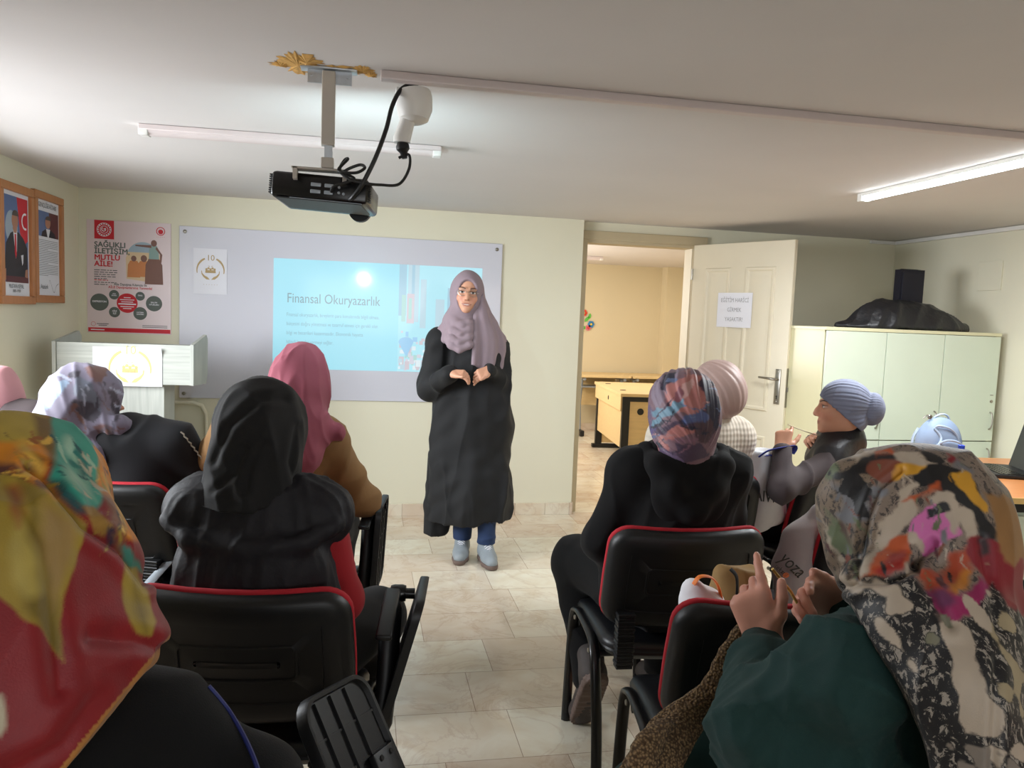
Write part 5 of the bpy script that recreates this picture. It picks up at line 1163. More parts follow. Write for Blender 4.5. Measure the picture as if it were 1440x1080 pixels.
v.cut((at(640, 738, PY)[0], PY, at(640, 738, PY)[2]), (sl*.9, 0, -1)) if False else None
v.cut((at(597, 752, PY)[0], PY, .10), (.35, -.10, -1)).cut((px, PY, .155), (0, -.1, -1)) if False else v.cut((px, PY-.1, hz), (.06, 0, -1)); v.cut((at(655, 736, PY)[0], PY-.1, hz), (-.12, 0, -1)) if False else None
R_h = at(675, 730, PY-.1)[2]
solid('robe', v, M['abaya'], pr, [(.010, 26, 21, (0, 0, 1), True), (.006, 55, 22, (.1, 0, 1), True), (.003, 60, 23, None, False)])
v = Vol(.006); tp = at(597, 752, PY); tq = at(634, 746, PY); v.chain([(tp[0]+.055, PY+.03, .60), (tp[0]+.045, PY+.03, .30), (tp[0]+.045, PY+.03, .10)], [.05, .045, .045], .03).chain([(tq[0]-.03, PY+.03, .55), (tq[0]-.03, PY+.03, .30), (tq[0]-.05, PY+.03, .16)], [.05, .045, .04], .03).cut(tp, (-(tq[2]-tp[2]), 0, tp[0]-tq[0]))
solid('robe_tail', v, M['abaya'], pr, [(.005, 40, 24, (0, 0, 1), True)])
# trousers and trainers
v = Vol(.006); v.chain([(aL[0], PY-.02, .50), (aL[0], aL[1], .125)], [.068, .052], .02).chain([(aR[0], PY-.06, .50), (aR[0], aR[1], .115)], [.068, .052], .02).cut((0, 0, .105), (0, 0, -1))
solid('trousers', v, M['jean'], pr, [(.003, 40, 5, (1, 0, .2), True)])
for (ax_, ay_, ang) in ((aL[0], aL[1], 12), (aR[0], aR[1], -4)):
    c, s = math.sin(rad(-ang)), -math.cos(rad(ang)); d = np.array((c, s, 0)); o = np.array((ax_, ay_, 0))
    v = Vol(.0045); v.cap(o+d*-.03+(0, 0, .045), o+d*.09+(0, 0, .040), .038, .036, .03).cap(o+d*.09+(0, 0, .040), o+d*.145+(0, 0, .036), .040, .034, .03).cap(o+(0, 0, .09), o+d*.05+(0, 0, .055), .040, .034, .04).cap(o+d*-.035+(0, 0, .06), o+d*-.03+(0, 0, .10), .036, .034, .03)
    v.ell(o+(0, 0, .135), (.034, .034, .03), k=.01, sub=True).cut((0, 0, .024), (0, 0, -1))
    sh_ = solid('shoe', v, M['trainer'], pr)
    v = Vol(.0045); v.cap(o+d*-.03+(0, 0, .018), o+d*.09+(0, 0, .018), .044, .043, .02).cap(o+d*.09+(0, 0, .018), o+d*.148+(0, 0, .020), .045, .037, .02).cut((0, 0, .003), (0, 0, -1)).cut((0, 0, .028), (0, 0, 1)); solid('sole', v, M['trainer2'], sh_)
    lc = MB(); q = np.array((-d[1], d[0], 0))
    for i in range(5):
        t = .035+i*.016; z = .094-i*.008
        a, b = o+d*t+q*-.020+(0, 0, z-.005), o+d*(t+.010)+q*.020+(0, 0, z-.005); m_ = (a+b)/2+(0, 0, .012); lc.tube(smooth_path([a+(0, 0, .008), m_+(0, 0, .008), b+(0, 0, .008)], 4), .0036, 6)
        a, b = o+d*t+q*.020+(0, 0, z-.005), o+d*(t+.010)+q*-.020+(0, 0, z-.005); m_ = (a+b)/2+(0, 0, .014); lc.tube(smooth_path([a+(0, 0, .008), m_+(0, 0, .008), b+(0, 0, .008)], 4), .0036, 6)
    lc.build('laces', M['paper'], sh_, local=False)
# mauve scarf: hood round the face, wrap under the chin, long end over her left shoulder
v = Vol(.0045); f = lambda x, y, z: hc+Rz@np.array((x, y, z))
v.ell(f(0, -.016, .030), (.083, .112, .104), Rz, k=.02).ell(f(0, .000, -.05), (.080, .085, .085), Rz, k=.03)
v.cap(f(0, -.01, -.10), nk+np.array((0, -.02, -.03)), .066, .085, .03)
v.ell(f(0, .125, -.020), (.073, .092, .106), Rz, k=.010, sub=True)
ch = at(642, 470, PY-.14)
for (u0, v0, u1, v1, u2, v2, r) in ((637, 446, 650, 458, 668, 446, .022), (631, 452, 647, 470, 670, 452, .024), (628, 462, 645, 482, 671, 462, .026), (625, 470, 646, 492, 672, 474, .024)):
    dy = .125+.05*(v1-446)/46; v.chain([at(u0, v0, PY-.03), at((u0+u1)/2-2, (v0+v1)/2+4, PY-dy), at(u1, v1, PY-dy-.02), at((u1+u2)/2, (v1+v2)/2+3, PY-dy-.01), at(u2, v2, PY-.06)], [r*.85]*5, .009)
v.chain([at(640, 448, PY-.06), at(650, 466, PY-.08), at(648, 482, PY-.09)], [.06, .06, .04], .05)
v.chain([f(.0, -.07, .0), (px, PY+.09, shz+.05), (px-.02, PY+.10, shz-.12)], [.09, .09, .05], .06)
v.chain([at(634, 450, PY), at(622, 468, PY-.02), at(624, 478, PY-.07)], [.03, .03, .02], .03)
v.chain([at(668, 428, PY-.02), at(682, 452, PY-.01), at(700, 478, PY-.01)], [.040, .045, .05], .05)
solid('headscarf', v, M['mauve'], pr, [(.0022, 46, 31, (.35, 0, 1), True)])
se = MB(); LE = smooth_path([at(*p) for p in ((667, 424, PY-.075), (665, 448, PY-.125), (664, 478, PY-.165), (662, 513, PY-.185))], 8); RE = smooth_path([at(*p) for p in ((679, 410, PY-.02), (694, 446, PY-.035), (711, 482, PY-.055), (706, 531, PY-.075))], 8)
def drape_end(mb, LE, RE, nu, th):
    nn = len(LE); V = []
    for sd in (0, 1):
        for i in range(nn):
            w_ = i/(nn-1)
            for j in range(nu):
                t = j/(nu-1); p = LE[i].lerp(RE[i], t); out = Vector((.25, -.95, .15)); b = .050*math.sin(math.pi*t)*(1-.3*w_)+.012*w_*math.sin(t*13+1.2)+.006*math.sin(t*23)*w_
                V.append(p+out*(b-(sd*th)))
    o = nn*nu; Fc = []
    for i in range(nn-1):
        for j in range(nu-1): a = i*nu+j; Fc += [(a, a+1, a+nu+1, a+nu), (o+a, o+a+nu, o+a+nu+1, o+a+1)]
    for i in range(nn-1): Fc += [(i*nu, i*nu+nu, o+i*nu+nu, o+i*nu), (i*nu+nu-1, o+i*nu+nu-1, o+i*nu+2*nu-1, i*nu+2*nu-1)]
    for j in range(nu-1): Fc += [(j, o+j, o+j+1, j+1), ((nn-1)*nu+j, (nn-1)*nu+j+1, o+(nn-1)*nu+j+1, o+(nn-1)*nu+j)]
    mb.raw(V, Fc)
drape_end(se, LE, RE, 34, .006); se.build('scarf_end', M['mauve'], pr, 180, local=False)
v_ = MB()
g = lambda x, y, z: Vector(f(x*.98, y*.98, z*.98))
for s in (-1, 1):
    ring = [g(s*.031+.0235*math.cos(a), .092-.010*abs(math.cos(a)) if s*math.cos(a) > 0 else .092, -.001+.0195*math.sin(a)) for a in np.linspace(0, 2*math.pi, 25)]
    v_.tube(ring, .0013, 6).tube([g(s*.054, .083, .003), g(s*.070, .04, .004), g(s*.074, .0, .004)], .0013, 6)
v_.tube([g(-.008, .093, .003), g(0, .097, .005), g(.008, .093, .003)], .0012, 6)
gl = v_.build('glasses', M['metal'], pr, local=False)
# ================================================================== seated audience
# woman in black scarf and quilted vest
F = Fig(-.222, 1.86, -8, 'seated woman in black scarf and black quilted vest with red sleeves', head=at(367, 606, 1.85), w=.99, shz=.955)
F.jw('wriL', (-.26, 2.12, .66)).jw('wriR', (-.10, 2.12, .66)); F.J['elbR'] = np.array((.178, .03, .71)); F.J['elbL'] = np.array((-.150, .05, .71)); F.J['kneR'] = np.array((.22, .40, .52))
F.body(); F.garment('sweater', M['redsleeve'], 'LR', .020, fold=[(.005, 45, 2, (0, .3, 1), True)])
F.garment('trousers', M['blackcloth'], 'l', .03, cuts=(((0, 0, .09), (0, 0, -1)),)); F.shoes()
def hoodx(v):
    v.chain([(-.185, -.10, .935), (-.12, -.145, .905), (0, -.158, .893), (.12, -.145, .905), (.185, -.10, .935)], [.016, .018, .019, .018, .016], .012)
    v.ell((0, -.07, .72), (.195, .11, .22), k=.04).ell((0, -.11, .83), (.165, .06, .09), k=.04).cap((-.16, -.05, .94), (.16, -.05, .94), .05, k=.04)
F.garment('quilted_vest', M['vest'], 't', .022, vox=.006, extra=hoodx, fold=[(.003, 60, 8, (.1, 0, 1), True), (.002, 120, 9, (.2, 0, 1), True)], cuts=(((0, 0, .52), (0, 0, -1)),))
seam = MB(); 
scarf(F, M['blackscarf'], dome=(.098, .110, .110), drape=(((.0, -.03, -.02), (-.01, -.06, -.19), .088, .098, .05), ((-.03, -.06, -.05), (-.058, -.075, -.20), .070, .066, .03), ((.04, -.05, -.05), (.045, -.07, -.20), .060, .058, .03), ((.0, -.08, -.06), (.0, -.11, -.20), .05, .04, .02)), fold=[(.006, 26, 41, (.25, .2, 1), True), (.003, 60, 42, (-.4, .2, 1), True)], cuts=(((-.03, 0, -.138), (.06, .15, -1)),), creases=((.006, .008, [(300, 650), (322, 600), (365, 562), (400, 560)]), (.005, .007, [(345, 690), (352, 655), (372, 625)]), (.005, .007, [(420, 690), (408, 650), (418, 600)]), (.004, .006, [(300, 690), (330, 665), (345, 630)])))
# woman in rose scarf and mustard coat
F = Fig(-.275, 2.80, -8, 'seated woman in long rose scarf and mustard brown coat', head=at(425, 538, 2.78), w=1.12, shz=.975, hrot=-12)
F.J['elbR'] = np.array((.275, .04, .73)); F.J['elbL'] = np.array((-.33, .04, .80))
F.body(); F.garment('trousers', M['blackcloth'], 'l', .03, cuts=(((0, 0, .09), (0, 0, -1)),)); F.shoes()
F.garment('coat', M['mustard'], 'tLR', .026, vox=.008, fold=[(.008, 28, 12, (.4, 0, 1), True), (.004, 60, 13, (1, 0, .4), True)], extra=lambda v: v.ell((0, -.07, .62), (.21, .15, .14), k=.06), cuts=(((0, 0, .46), (0, 0, -1)),))
scarf(F, M['rose'], dome=(.096, .112, .120), drape=(((0, -.03, -.02), (.0, -.06, -.12), .095, .085, .05), ((.02, -.08, -.05), (.06, -.13, -.22), .085, .075, .05), ((.03, -.12, -.15), (.0, -.155, -.36), .075, .055, .06), ((.05, -.10, -.14), (.15, -.05, -.16), .06, .035, .05), ((-.03, -.08, -.08), (-.14, -.07, -.20), .07, .05, .05)), fold=[(.004, 40, 43, (.3, .2, 1), True), (.003, 80, 44, (-.2, .2, 1), True)])
# woman in lilac floral scarf and navy jacket
F = Fig(-.775, 2.93, -18, 'seated woman in pale lilac scarf with dark flowers and navy jacket', head=at(128, 566, 2.88), w=1.12, shz=.93, hrot=-42)
F.J['elbR'] = np.array((.30, .06, .70))
F.body(); F.garment('trousers', M['blackcloth'], 'l', .03, cuts=(((0, 0, .09), (0, 0, -1)),)); F.shoes()
F.garment('jacket', M['navycloth'], 'tLR', .028, fold=[(.006, 30, 14, (.3, 0, 1), True)])
zz = []
for i in range(34):
    t = i/33; a = F.J['shoR']+(F.J['elbR']-F.J['shoR'])*(t*.95); zz.append(F.M @ Vector(a+np.array((.052+.006*(i % 2)+.012*t, -.052, .048-.05*t))))
MB().tube(zz, .0028, 6).build('sleeve_braid', mat('silver_braid', (.62, .60, .55), .5), F.root, local=False)
hw_ = np.array(F.M @ Vector(F.h)); pv = hw_-CAMP; pp_ = plane_pts(hw_, pv)
sh = []
dk_, br1, gy = (.26, .24, .29), (.46, .33, .31), (.42, .44, .50)
for pts, c in (([(110, 530), (128, 540), (140, 560), (137, 582), (126, 572), (112, 560), (102, 545)], gy), ([(105, 565), (122, 566), (138, 580), (128, 592), (112, 580)], dk_), ([(118, 518), (135, 516), (148, 522), (150, 536), (140, 545), (132, 536)], br1), ([(140, 538), (147, 530), (154, 540), (146, 546)], dk_), ([(84, 600), (95, 578), (106, 570), (100, 585), (92, 598)], br1),
               ([(152, 550), (160, 552), (166, 568), (170, 590), (160, 592), (156, 570)], dk_), ([(170, 545), (178, 550), (178, 575), (172, 565)], dk_), ([(168, 520), (174, 535), (170, 540)], dk_), ([(60, 565), (75, 552), (90, 538), (100, 540), (84, 556), (68, 575)], (.58, .66, .76)), ([(56, 590), (64, 575), (70, 590), (60, 605)], (.45, .52, .60)), ([(120, 598), (150, 596), (165, 604), (140, 610)], (.42, .30, .30)), ([(100, 528), (112, 524), (108, 532)], dk_), ([(150, 595), (160, 606), (150, 618), (142, 608)], (.40, .36, .40))):
    sh.append((pp_(*pts), c, .004, .006, 120))
sh += strokes(pp_, 26, 4, (70, 520, 178, 610), [(.26, .24, .30), (.40, .36, .42), (.46, .34, .32), (.66, .68, .76)], ang=(-80, -20), L=(10, 32), W=(1.5, 5))
scarf(F, M['print'], dome=(.098, .118, .118), drape=(((0, -.05, .0), (-.02, -.11, -.14), .098, .10, .05), ((0, -.02, -.08), (.05, .02, -.17), .08, .085, .05), ((.02, -.02, -.16), (.09, -.01, -.18), .06, .03, .05), ((-.05, -.10, -.10), (-.10, -.13, -.22), .08, .07, .05)), fold=[(.004, 40, 45, (.4, .2, 1), True), (.003, 80, 46, (-.3, .2, 1), True)], post=lambda v, g: v.chain([g(140, 592, 2.80), g(168, 600, 2.80), g(203, 611, 2.84)], [.035, .030, .010], .03), paint=printer(hw_, pv, sh, (.48, .455, .53), .004, 60))
# woman at the left edge in pale pink scarf
F = Fig(-1.37, 3.33, -12, 'seated woman in pale pink scarf cut off by the left edge', head=at(-6, 562, 3.3), shz=.94)
F.body(); F.garment('trousers', M['blackcloth'], 'l', .03, cuts=(((0, 0, .09), (0, 0, -1)),)); F.shoes(); F.garment('jacket', M['greybrown'], 'tLR', .034, fold=[(.006, 30, 15, (.3, 0, 1), True)])
scarf(F, M['palepink'], dome=(.094, .110, .118), drape=(((0, -.03, -.02), (0, -.06, -.15), .094, .09, .05),), fold=[(.006, 28, 47, (.3, .2, 1), True)])
# woman in black hooded top with purple and coral scarf
F = Fig(.975, 2.275, -3, 'seated woman in black hooded top and purple coral turquoise patterned scarf', head=at(958, 577, 2.22), w=1.14, shz=.945)
F.J['elbL'] = np.array((-.235, -.02, .72)); F.J['elbR'] = np.array((.205, .02, .72)); F.jw('wriL', (.83, 2.52, .66)).jw('wriR', (1.04, 2.52, .66))
F.jw('kneL', (at(812, 832, 2.62)[0], 2.66, .535)).jw('ankL', (.775, 2.44, .20)).jw('toeL', (.775, 2.52, .05)); F.J['kneR'] = np.array((.17, .38, .535))
F.body(); F.garment('trousers', M['blackcloth'], 'l', .030, fold=[(.006, 30, 16, (.3, .8, .2), True)], cuts=(((0, 0, .10), (0, 0, -1)),))
def p7hood(v):
    v.ell((0, -.05, 1.02), (.095, .085, .05), k=.05).ell((0, -.03, .60), (.23, .16, .14), k=.06)
F.garment('hooded_top', M['blackcloth'], 'tLR', .030, fold=[(.006, 26, 17, (.4, 0, 1), True), (.003, 60, 18, (.6, 0, 1), True)], extra=p7hood, cuts=(((0, 0, .47), (0, 0, -1)),))
v = Vol(.006).ell((0, -.145, .915), (.125, .045, .13), k=.03).chain([(-.085, .02, 1.01), (-.115, -.06, 1.015), (-.105, -.13, .99), (-.06, -.165, .93), (0, -.175, .865), (.06, -.165, .93), (.105, -.13, .99), (.115, -.06, 1.015), (.085, .02, 1.01)], [.024, .028, .030, .028, .030, .028, .030, .028, .024], .03)
v.xf(F.M); solid('hood', v, M['blackcloth'], F.root, [(.003, 45, 27, (.2, 0, 1), True)])
# shoes: left heel lifted so that its sole shows
a = np.array(F.M @ Vector(F.J['ankL'])); a0 = np.array((.775, 2.385, .235)); a1 = np.array((.775, 2.50, .045))
v = Vol(.005); v.cap(a0, a1, .040, .040, .02).cap(a1, a1+(0, .03, -.004), .040, .034, .02).cap(a0+(0, .05, .04), a0, .042, .042, .03); v.cut((0, 0, .003), (0, 0, -1)); s_ = solid('shoe', v, M['dkshoe'], F.root)
n_s = np.array((0, -.83, -.56)); v = Vol(.005); v.cap(a0+n_s*.026, a1+n_s*.026, .045, .044, .02); v.cut(a0+n_s*.018, -n_s).cut(a0+n_s*.045, n_s).cut((0, 0, .003), (0, 0, -1)); solid('sole', v, M['trainer2'], s_, [(.0025, 200, 6, (1, 0, 0), True)])
v = Vol(.006); b = np.array(F.M @ Vector(F.J['ankR'])); v.cap(b+(0, -.04, -.055), b+(0, .14, -.06), .042, .036, .03).cap(b, b+(0, 0, -.05), .045, .045, .02).cut((0, 0, .004), (0, 0, -1)); solid('shoe', v, M['dkshoe'], F.root)
hw_ = np.array(F.M @ Vector(F.h)); pv = hw_-CAMP; pp_ = plane_pts(hw_, pv); co, pu, tq, nv, dkp = (.68, .44, .42), (.38, .31, .42), (.40, .54, .62), (.17, .16, .24), (.28, .22, .30); sh = []
for pts, c in (([(915, 535), (935, 522), (955, 520), (948, 545), (938, 560), (925, 572), (912, 560)], (.50, .44, .50)), ([(930, 522), (952, 520), (940, 545), (930, 548)], nv), ([(940, 545), (965, 524), (985, 530), (995, 550), (990, 575), (965, 585), (945, 578), (935, 560)], co), ([(985, 528), (1000, 540), (1012, 575), (1012, 600), (1000, 610), (995, 580), (985, 550)], nv), ([(905, 565), (925, 575), (930, 592), (912, 600), (905, 590)], pu),
               ([(915, 575), (940, 572), (960, 565), (965, 572), (940, 585), (920, 588)], tq), ([(918, 590), (935, 584), (928, 598), (918, 600)], tq), ([(960, 540), (975, 530), (968, 552), (962, 560)], (.74, .58, .56)), ([(920, 600), (950, 592), (985, 588), (975, 600), (940, 610), (925, 612)], dkp), ([(928, 612), (955, 600), (975, 606), (960, 616), (935, 620)], co), ([(975, 600), (995, 590), (1008, 605), (995, 625), (975, 620)], (.30, .22, .25)), ([(950, 555), (958, 540), (954, 565)], (.50, .30, .34)), ([(905, 600), (918, 600), (920, 615), (908, 612)], (.34, .30, .50)), ([(905, 618), (940, 624), (950, 645), (915, 645)], co), ([(950, 622), (985, 618), (1000, 640), (960, 648)], dkp), ([(925, 630), (945, 632), (960, 650), (935, 648)], pu), ([(955, 586), (985, 580), (992, 588), (965, 594)], (.30, .35, .52))):
    sh.append((pp_(*pts), c, .003, .008, 80, (.8, .2, .5)))
sh += strokes(pp_, 34, 9, (905, 525, 1010, 640), [(.24, .18, .26), (.16, .15, .22), (.66, .48, .48), (.50, .36, .42), (.36, .42, .55)], ang=(-30, 60), L=(12, 42), W=(1.5, 5))
scarf(F, M['print'], dome=(.103, .116, .108), bun=((0, -.080, -.025), (.085, .06, .070)), drape=(((0, -.02, -.05), (0, -.05, -.10), .085, .085, .05),), vox=.004, pleat=((.0030, 30, (.01, -.10, -.10), (0, -.75, -.65), 3),), fold=[(.002, 40, 48, (.9, .2, .5), False)], paint=printer(hw_, pv, sh, (.47, .36, .40), .005, 60))
# woman in beige turban and cream knit
F = Fig(1.375, 3.00, 0, 'seated woman in beige pink turban and cream ribbed knit, partly behind the hooded woman', head=at(1006, 552, 2.96), shz=.945, w=1.1)
F.body(); F.garment('trousers', M['blackcloth'], 'l', .03, cuts=(((0, 0, .09), (0, 0, -1)),)); F.shoes()
def knit_material():
    m = bpy.data.materials.new('cream_ribbed_knit'); m.use_nodes = True; nt = m.node_tree; b = nt.nodes['Principled BSDF']; b.inputs['Base Color'].default_value = (*lin((.84, .80, .74)), 1); b.inputs['Roughness'].default_value = .9
    tc = nd(nt, 'ShaderNodeTexCoord'); w1 = nd(nt, 'ShaderNodeTexWave', bands_direction='Z'); w1.inputs['Scale'].default_value = 14; w1.inputs['Distortion'].default_value = 1.2; nt.links.new(tc.outputs['Object'], w1.inputs[0])
    w2 = nd(nt, 'ShaderNodeTexWave', bands_direction='X'); w2.inputs['Scale'].default_value = 18; nt.links.new(tc.outputs['Object'], w2.inputs[0])
    ad = nd(nt, 'ShaderNodeMath', operation='ADD'); nt.links.new(w1.outputs['Fac'], ad.inputs[0]); nt.links.new(w2.outputs['Fac'], ad.inputs[1])
    bp = nd(nt, 'ShaderNodeBump'); bp.inputs['Strength'].default_value = .45; bp.inputs['Distance'].default_value = .004; nt.links.new(ad.outputs[0], bp.inputs['Height']); nt.links.new(bp.outputs[0], b.inputs['Normal']); return m
F.garment('sweater', knit_material(), 'tLR', .034, fold=[(.004, 30, 19, (.3, 0, 1), True)])
scarf(F, M['beigeturban'], dome=(.108, .122, .116), bun=((0, -.085, -.01), (.085, .06, .08)), fold=[(.002, 45, 50, (.7, .2, -.9), False)], vox=.005, pleat=((.0014, 22, (.07, -.06, -.11), (.5, -.4, -.75), 5),))
sp_ = [F.M @ Vector(p) for p in ((-.08, .10, .99), (-.085, .02, 1.035), (-.04, -.10, 1.0), (.05, -.170, .92), (.14, -.18, .82), (.20, -.15, .72))]
MB().tube(smooth_path(sp_, 6), .020, 10, ell=(1.3, .35)).build('bag_strap', M['blackcloth'], F.root, local=False)
# woman in blue turban, looking to the left
F = Fig(2.02, 3.07, 40, 'woman in blue grey turban and dark vest turned left, knitting', head=at(1183, 573, 2.95), shz=.925, w=1.16, hrot=24)
F.jw('elbL', at(1100, 688, 2.76)).jw('wriL', at(1099, 634, 2.86)).jw('elbR', at(1180, 665, 3.15)).jw('wriR', at(1146, 622, 3.08))
F.jw('shoL', at(1168, 652, 2.90))
RzH = rotz(F.hrot)
v = Vol(.0035); F.torso(v); F.legs(v, feet=True); F.arm(v, 'L'); F.arm(v, 'R'); real_head(v, F.h, RzH, 1.0); v.cap(F.J['nck'], F.h+RzH@np.array((0, -.02, -.06)), .052, .048, .03)
Mi = np.array(F.Mi)[:3, :3]; up_c = Mi@np.array((-.55, -.83, 0))
hand(v, F.J['wriL'], Mi@(at(1104, 598, 2.90)-at(1099, 634, 2.86)), up_c, 1, ((25, 30, 20), (55, 60, 40), (65, 70, 40), (70, 70, 40)), .95)
hand(v, F.J['wriR'], Mi@(at(1133, 612, 3.0)-at(1146, 622, 3.08)), -up_c, -1, (45, 50, 35), .9)
v.xf(F.M); hw_ = np.array(F.M @ Vector(F.h)); Rw = rotz(F.deg+F.hrot); solid('body', v, M['skin'], F.root, None, 1, face_paint(hw_, Rw, smile=False, eye_open=.0048))
F.garment('trousers', M['blackcloth'], 'l', .05, cuts=(((0, 0, .09), (0, 0, -1)),), fold=[(.006, 30, 26, (.3, 0, 1), True)]); F.shoes()
F.garment('sweater', M['greybrown'], 'LR', .022, fold=[(.006, 36, 20, (.3, .3, 1), True)])
F.garment('puffer_vest', mat('dark_puffer_nylon', (.13, .125, .14), .5, .1, 20, .3, 60, bdist=.005), 't', .024, extra=lambda v: v.ell(np.array((F.h[0]*.5, F.h[1]*.5-.035, F.h[2]-.165)), (.07, .07, .04), k=.03), fold=[(.006, 40, 25, (1, 0, .2), True)], cuts=(((0, 0, .52), (0, 0, -1)),))
def tie(v, f): v.ell(f((0, -.125, -.005)), (.058, .050, .058), RzH, k=.012)
scarf(F, M['blueturban'], name='turban', vox=.004, dome=(.088, .106, .100), face=False, drape=(((0, -.055, -.055), (.070, .050, .05), .03),), extra=lambda v, f: (v.ell(f((0, -.120, .002)), (.060, .052, .070), RzH, k=.005), None), cuts=(((0, .098, .052), (0, .62, -.78)),), pleat=((.0014, 30, (0, -.18, .01), (0, 1, 0), 6),), fold=[(.0012, 60, 52, (.5, .2, 1), True)])
# ================================================================== foreground woman in the red flowered scarf
F = Fig(-.375, .985, -8, 'nearest woman in the red scarf with golden leaves, at the lower left', head=at(32, 748, .96), w=1.08, shz=.905)
F.jw('elbR', at(352, 1120, .90)); F.jw('wriR', at(300, 1200, 1.1)); F.body(.012); F.garment('trousers', M['blackcloth'], 'l', .03, cuts=(((0, 0, .09), (0, 0, -1)),)); F.shoes()
jk_ = F.garment('jacket', M['blackcloth'], 'tLR', .030, vox=.008, fold=[(.005, 26, 60, (.3, 0, 1), True)], extra=lambda v: v.ell((0, -.09, .86), (.20, .10, .17), k=.05))
hw_ = np.array(F.M @ Vector(F.h)); pv = hw_-CAMP; pp_ = plane_pts(hw_+np.array((0, -.09, 0)), pv); G = lambda *p: pp_(*p)
gold, gold2, og, teal, tealL, tealD, brn, dbr, nvy, pale = (.64, .54, .18), (.46, .38, .10), (.86, .54, .10), (.20, .62, .54), (.60, .76, .66), (.05, .32, .33), (.50, .30, .20), (.24, .13, .14), (.16, .13, .24), (.74, .70, .60)
LEAF = G((-60, 690), (0, 668), (28, 672), (62, 690), (96, 722), (112, 736), (110, 762), (94, 804), (78, 842), (73, 872), (78, 908), (66, 890), (54, 872), (28, 850), (4, 830), (-60, 800)); LF2 = G((166, 786), (184, 800), (198, 830), (208, 868), (196, 886), (176, 880), (164, 852), (160, 818))
sh = [(G((-120, 520), (70, 520), (66, 640), (60, 672), (112, 735), (60, 735), (-120, 740)), og, .006, .006, 60), (G((-20, 540), (60, 540), (75, 618), (40, 612), (-20, 612)), (.72, .62, .24), .006, .006, 60), (G((44, 580), (74, 580), (78, 640), (74, 664), (66, 640), (52, 615)), (.48, .36, .14), .006),
 (G((22, 640), (40, 632), (54, 645), (46, 662), (30, 660)), dbr, .006, .005, 90), (G((-30, 655), (14, 655), (32, 690), (34, 720), (10, 700), (-30, 710)), (.36, .17, .14), .008, .006, 70), (G((18, 625), (30, 615), (60, 660), (52, 672)), (.84, .66, .26), .006),
 (G((66, 540), (110, 540), (175, 590), (156, 622), (150, 660), (134, 692), (128, 716), (106, 714), (84, 694), (62, 676), (74, 652), (74, 622)), teal, .005, .004, 60), (G((100, 610), (112, 640), (124, 668), (118, 676), (104, 650), (92, 625)), tealL, .008, .004, 80), (G((92, 650), (110, 668), (126, 690), (128, 706), (108, 690), (94, 672)), tealL, .008, .004, 80), (G((112, 628), (118, 640), (124, 660), (118, 662), (112, 645)), tealD, .006, .004, 90), (G((62, 676), (80, 678), (98, 700), (112, 722), (100, 720), (78, 700)), tealD, .006),
 (G((146, 615), (200, 610), (230, 690), (215, 775), (164, 752), (150, 715), (142, 690), (140, 655)), og, .005, .004, 70), (G((140, 690), (156, 712), (172, 770), (158, 752), (146, 720)), brn, .006, .005, 110), (G((160, 680), (168, 684), (166, 700), (160, 696)), dbr, .004), (G((150, 660), (158, 670), (168, 720), (170, 745), (160, 720)), (.86, .70, .34), .005),
 # golden leaf
 (G((-60, 690), (0, 668), (28, 672), (62, 690), (96, 722), (112, 736), (110, 762), (94, 804), (78, 842), (73, 872), (78, 908), (66, 890), (54, 872), (28, 850), (4, 830), (-60, 800)), gold, .003), (G((30, 678), (60, 696), (58, 760), (56, 830), (70, 890), (60, 872), (44, 840), (42, 760)), gold2, .010, .006, 70, (.1, 0, 1), 0, LEAF), (G((60, 700), (100, 732), (96, 770), (78, 820), (66, 850), (66, 790)), (.62, .50, .28), .010, .006, 60, None, 0, LEAF), (G((28, 700), (40, 740), (40, 820), (24, 800), (22, 740)), (.70, .62, .30), .010, .006, 70, (.1, 0, 1), 0, LEAF), (G((20, 690), (36, 720), (30, 740), (16, 720)), (.60, .30, .16), .010, .004, 70, None, 0, LEAF),
 # border along the fold: brown, navy, brown, teal
 (G((108, 714), (124, 712), (150, 742), (142, 758), (126, 748)), (.60, .45, .18), .003), (G((142, 744), (152, 744), (158, 764), (148, 768)), nvy, .003), (G((150, 752), (166, 766), (170, 782), (158, 772)), brn, .003), (G((164, 764), (176, 770), (200, 812), (184, 802), (168, 786)), (.22, .50, .44), .003),
 (G((166, 786), (184, 800), (198, 830), (208, 868), (196, 886), (176, 880), (164, 852), (160, 818)), gold, .003), (G((168, 796), (180, 812), (192, 860), (190, 880), (180, 862), (172, 830)), gold2, .008, .004, 70, None, 0, LF2), (G((-40, 940), (0, 945), (6, 985), (0, 1000), (-40, 1000)), pale, .004)]
sh[-13:-13] = strokes(pp_, 22, 31, (0, 600, 66, 690), [dbr, brn, (.88, .70, .28), (.60, .34, .12), gold], ang=(-60, 10), L=(10, 34), W=(1.5, 7))+strokes(pp_, 16, 33, (70, 600, 130, 700), [tealL, tealD, pale, (.14, .48, .44)], ang=(-80, -40), L=(12, 40), W=(1.5, 6))+strokes(pp_, 14, 35, (142, 630, 172, 760), [brn, dbr, (.90, .74, .36), gold], ang=(-100, -70), L=(12, 40), W=(1.5, 5))
edge = G((238, 908), (200, 960), (150, 1030), (96, 1090))
def rim(V, N, q, C_):
    nw = np.array(F.M.to_3x3() @ Vector(nrm)); d = (V-pa)@nw
    t = ((d > -.006) & (np.abs(d) < .05))[:, None]; return np.where(t, np.array(lin((.68, .46, .22))), C_)
lcl = lambda u, v_, y: np.array(F.Mi @ Vector(at(u, v_, y)))-F.h
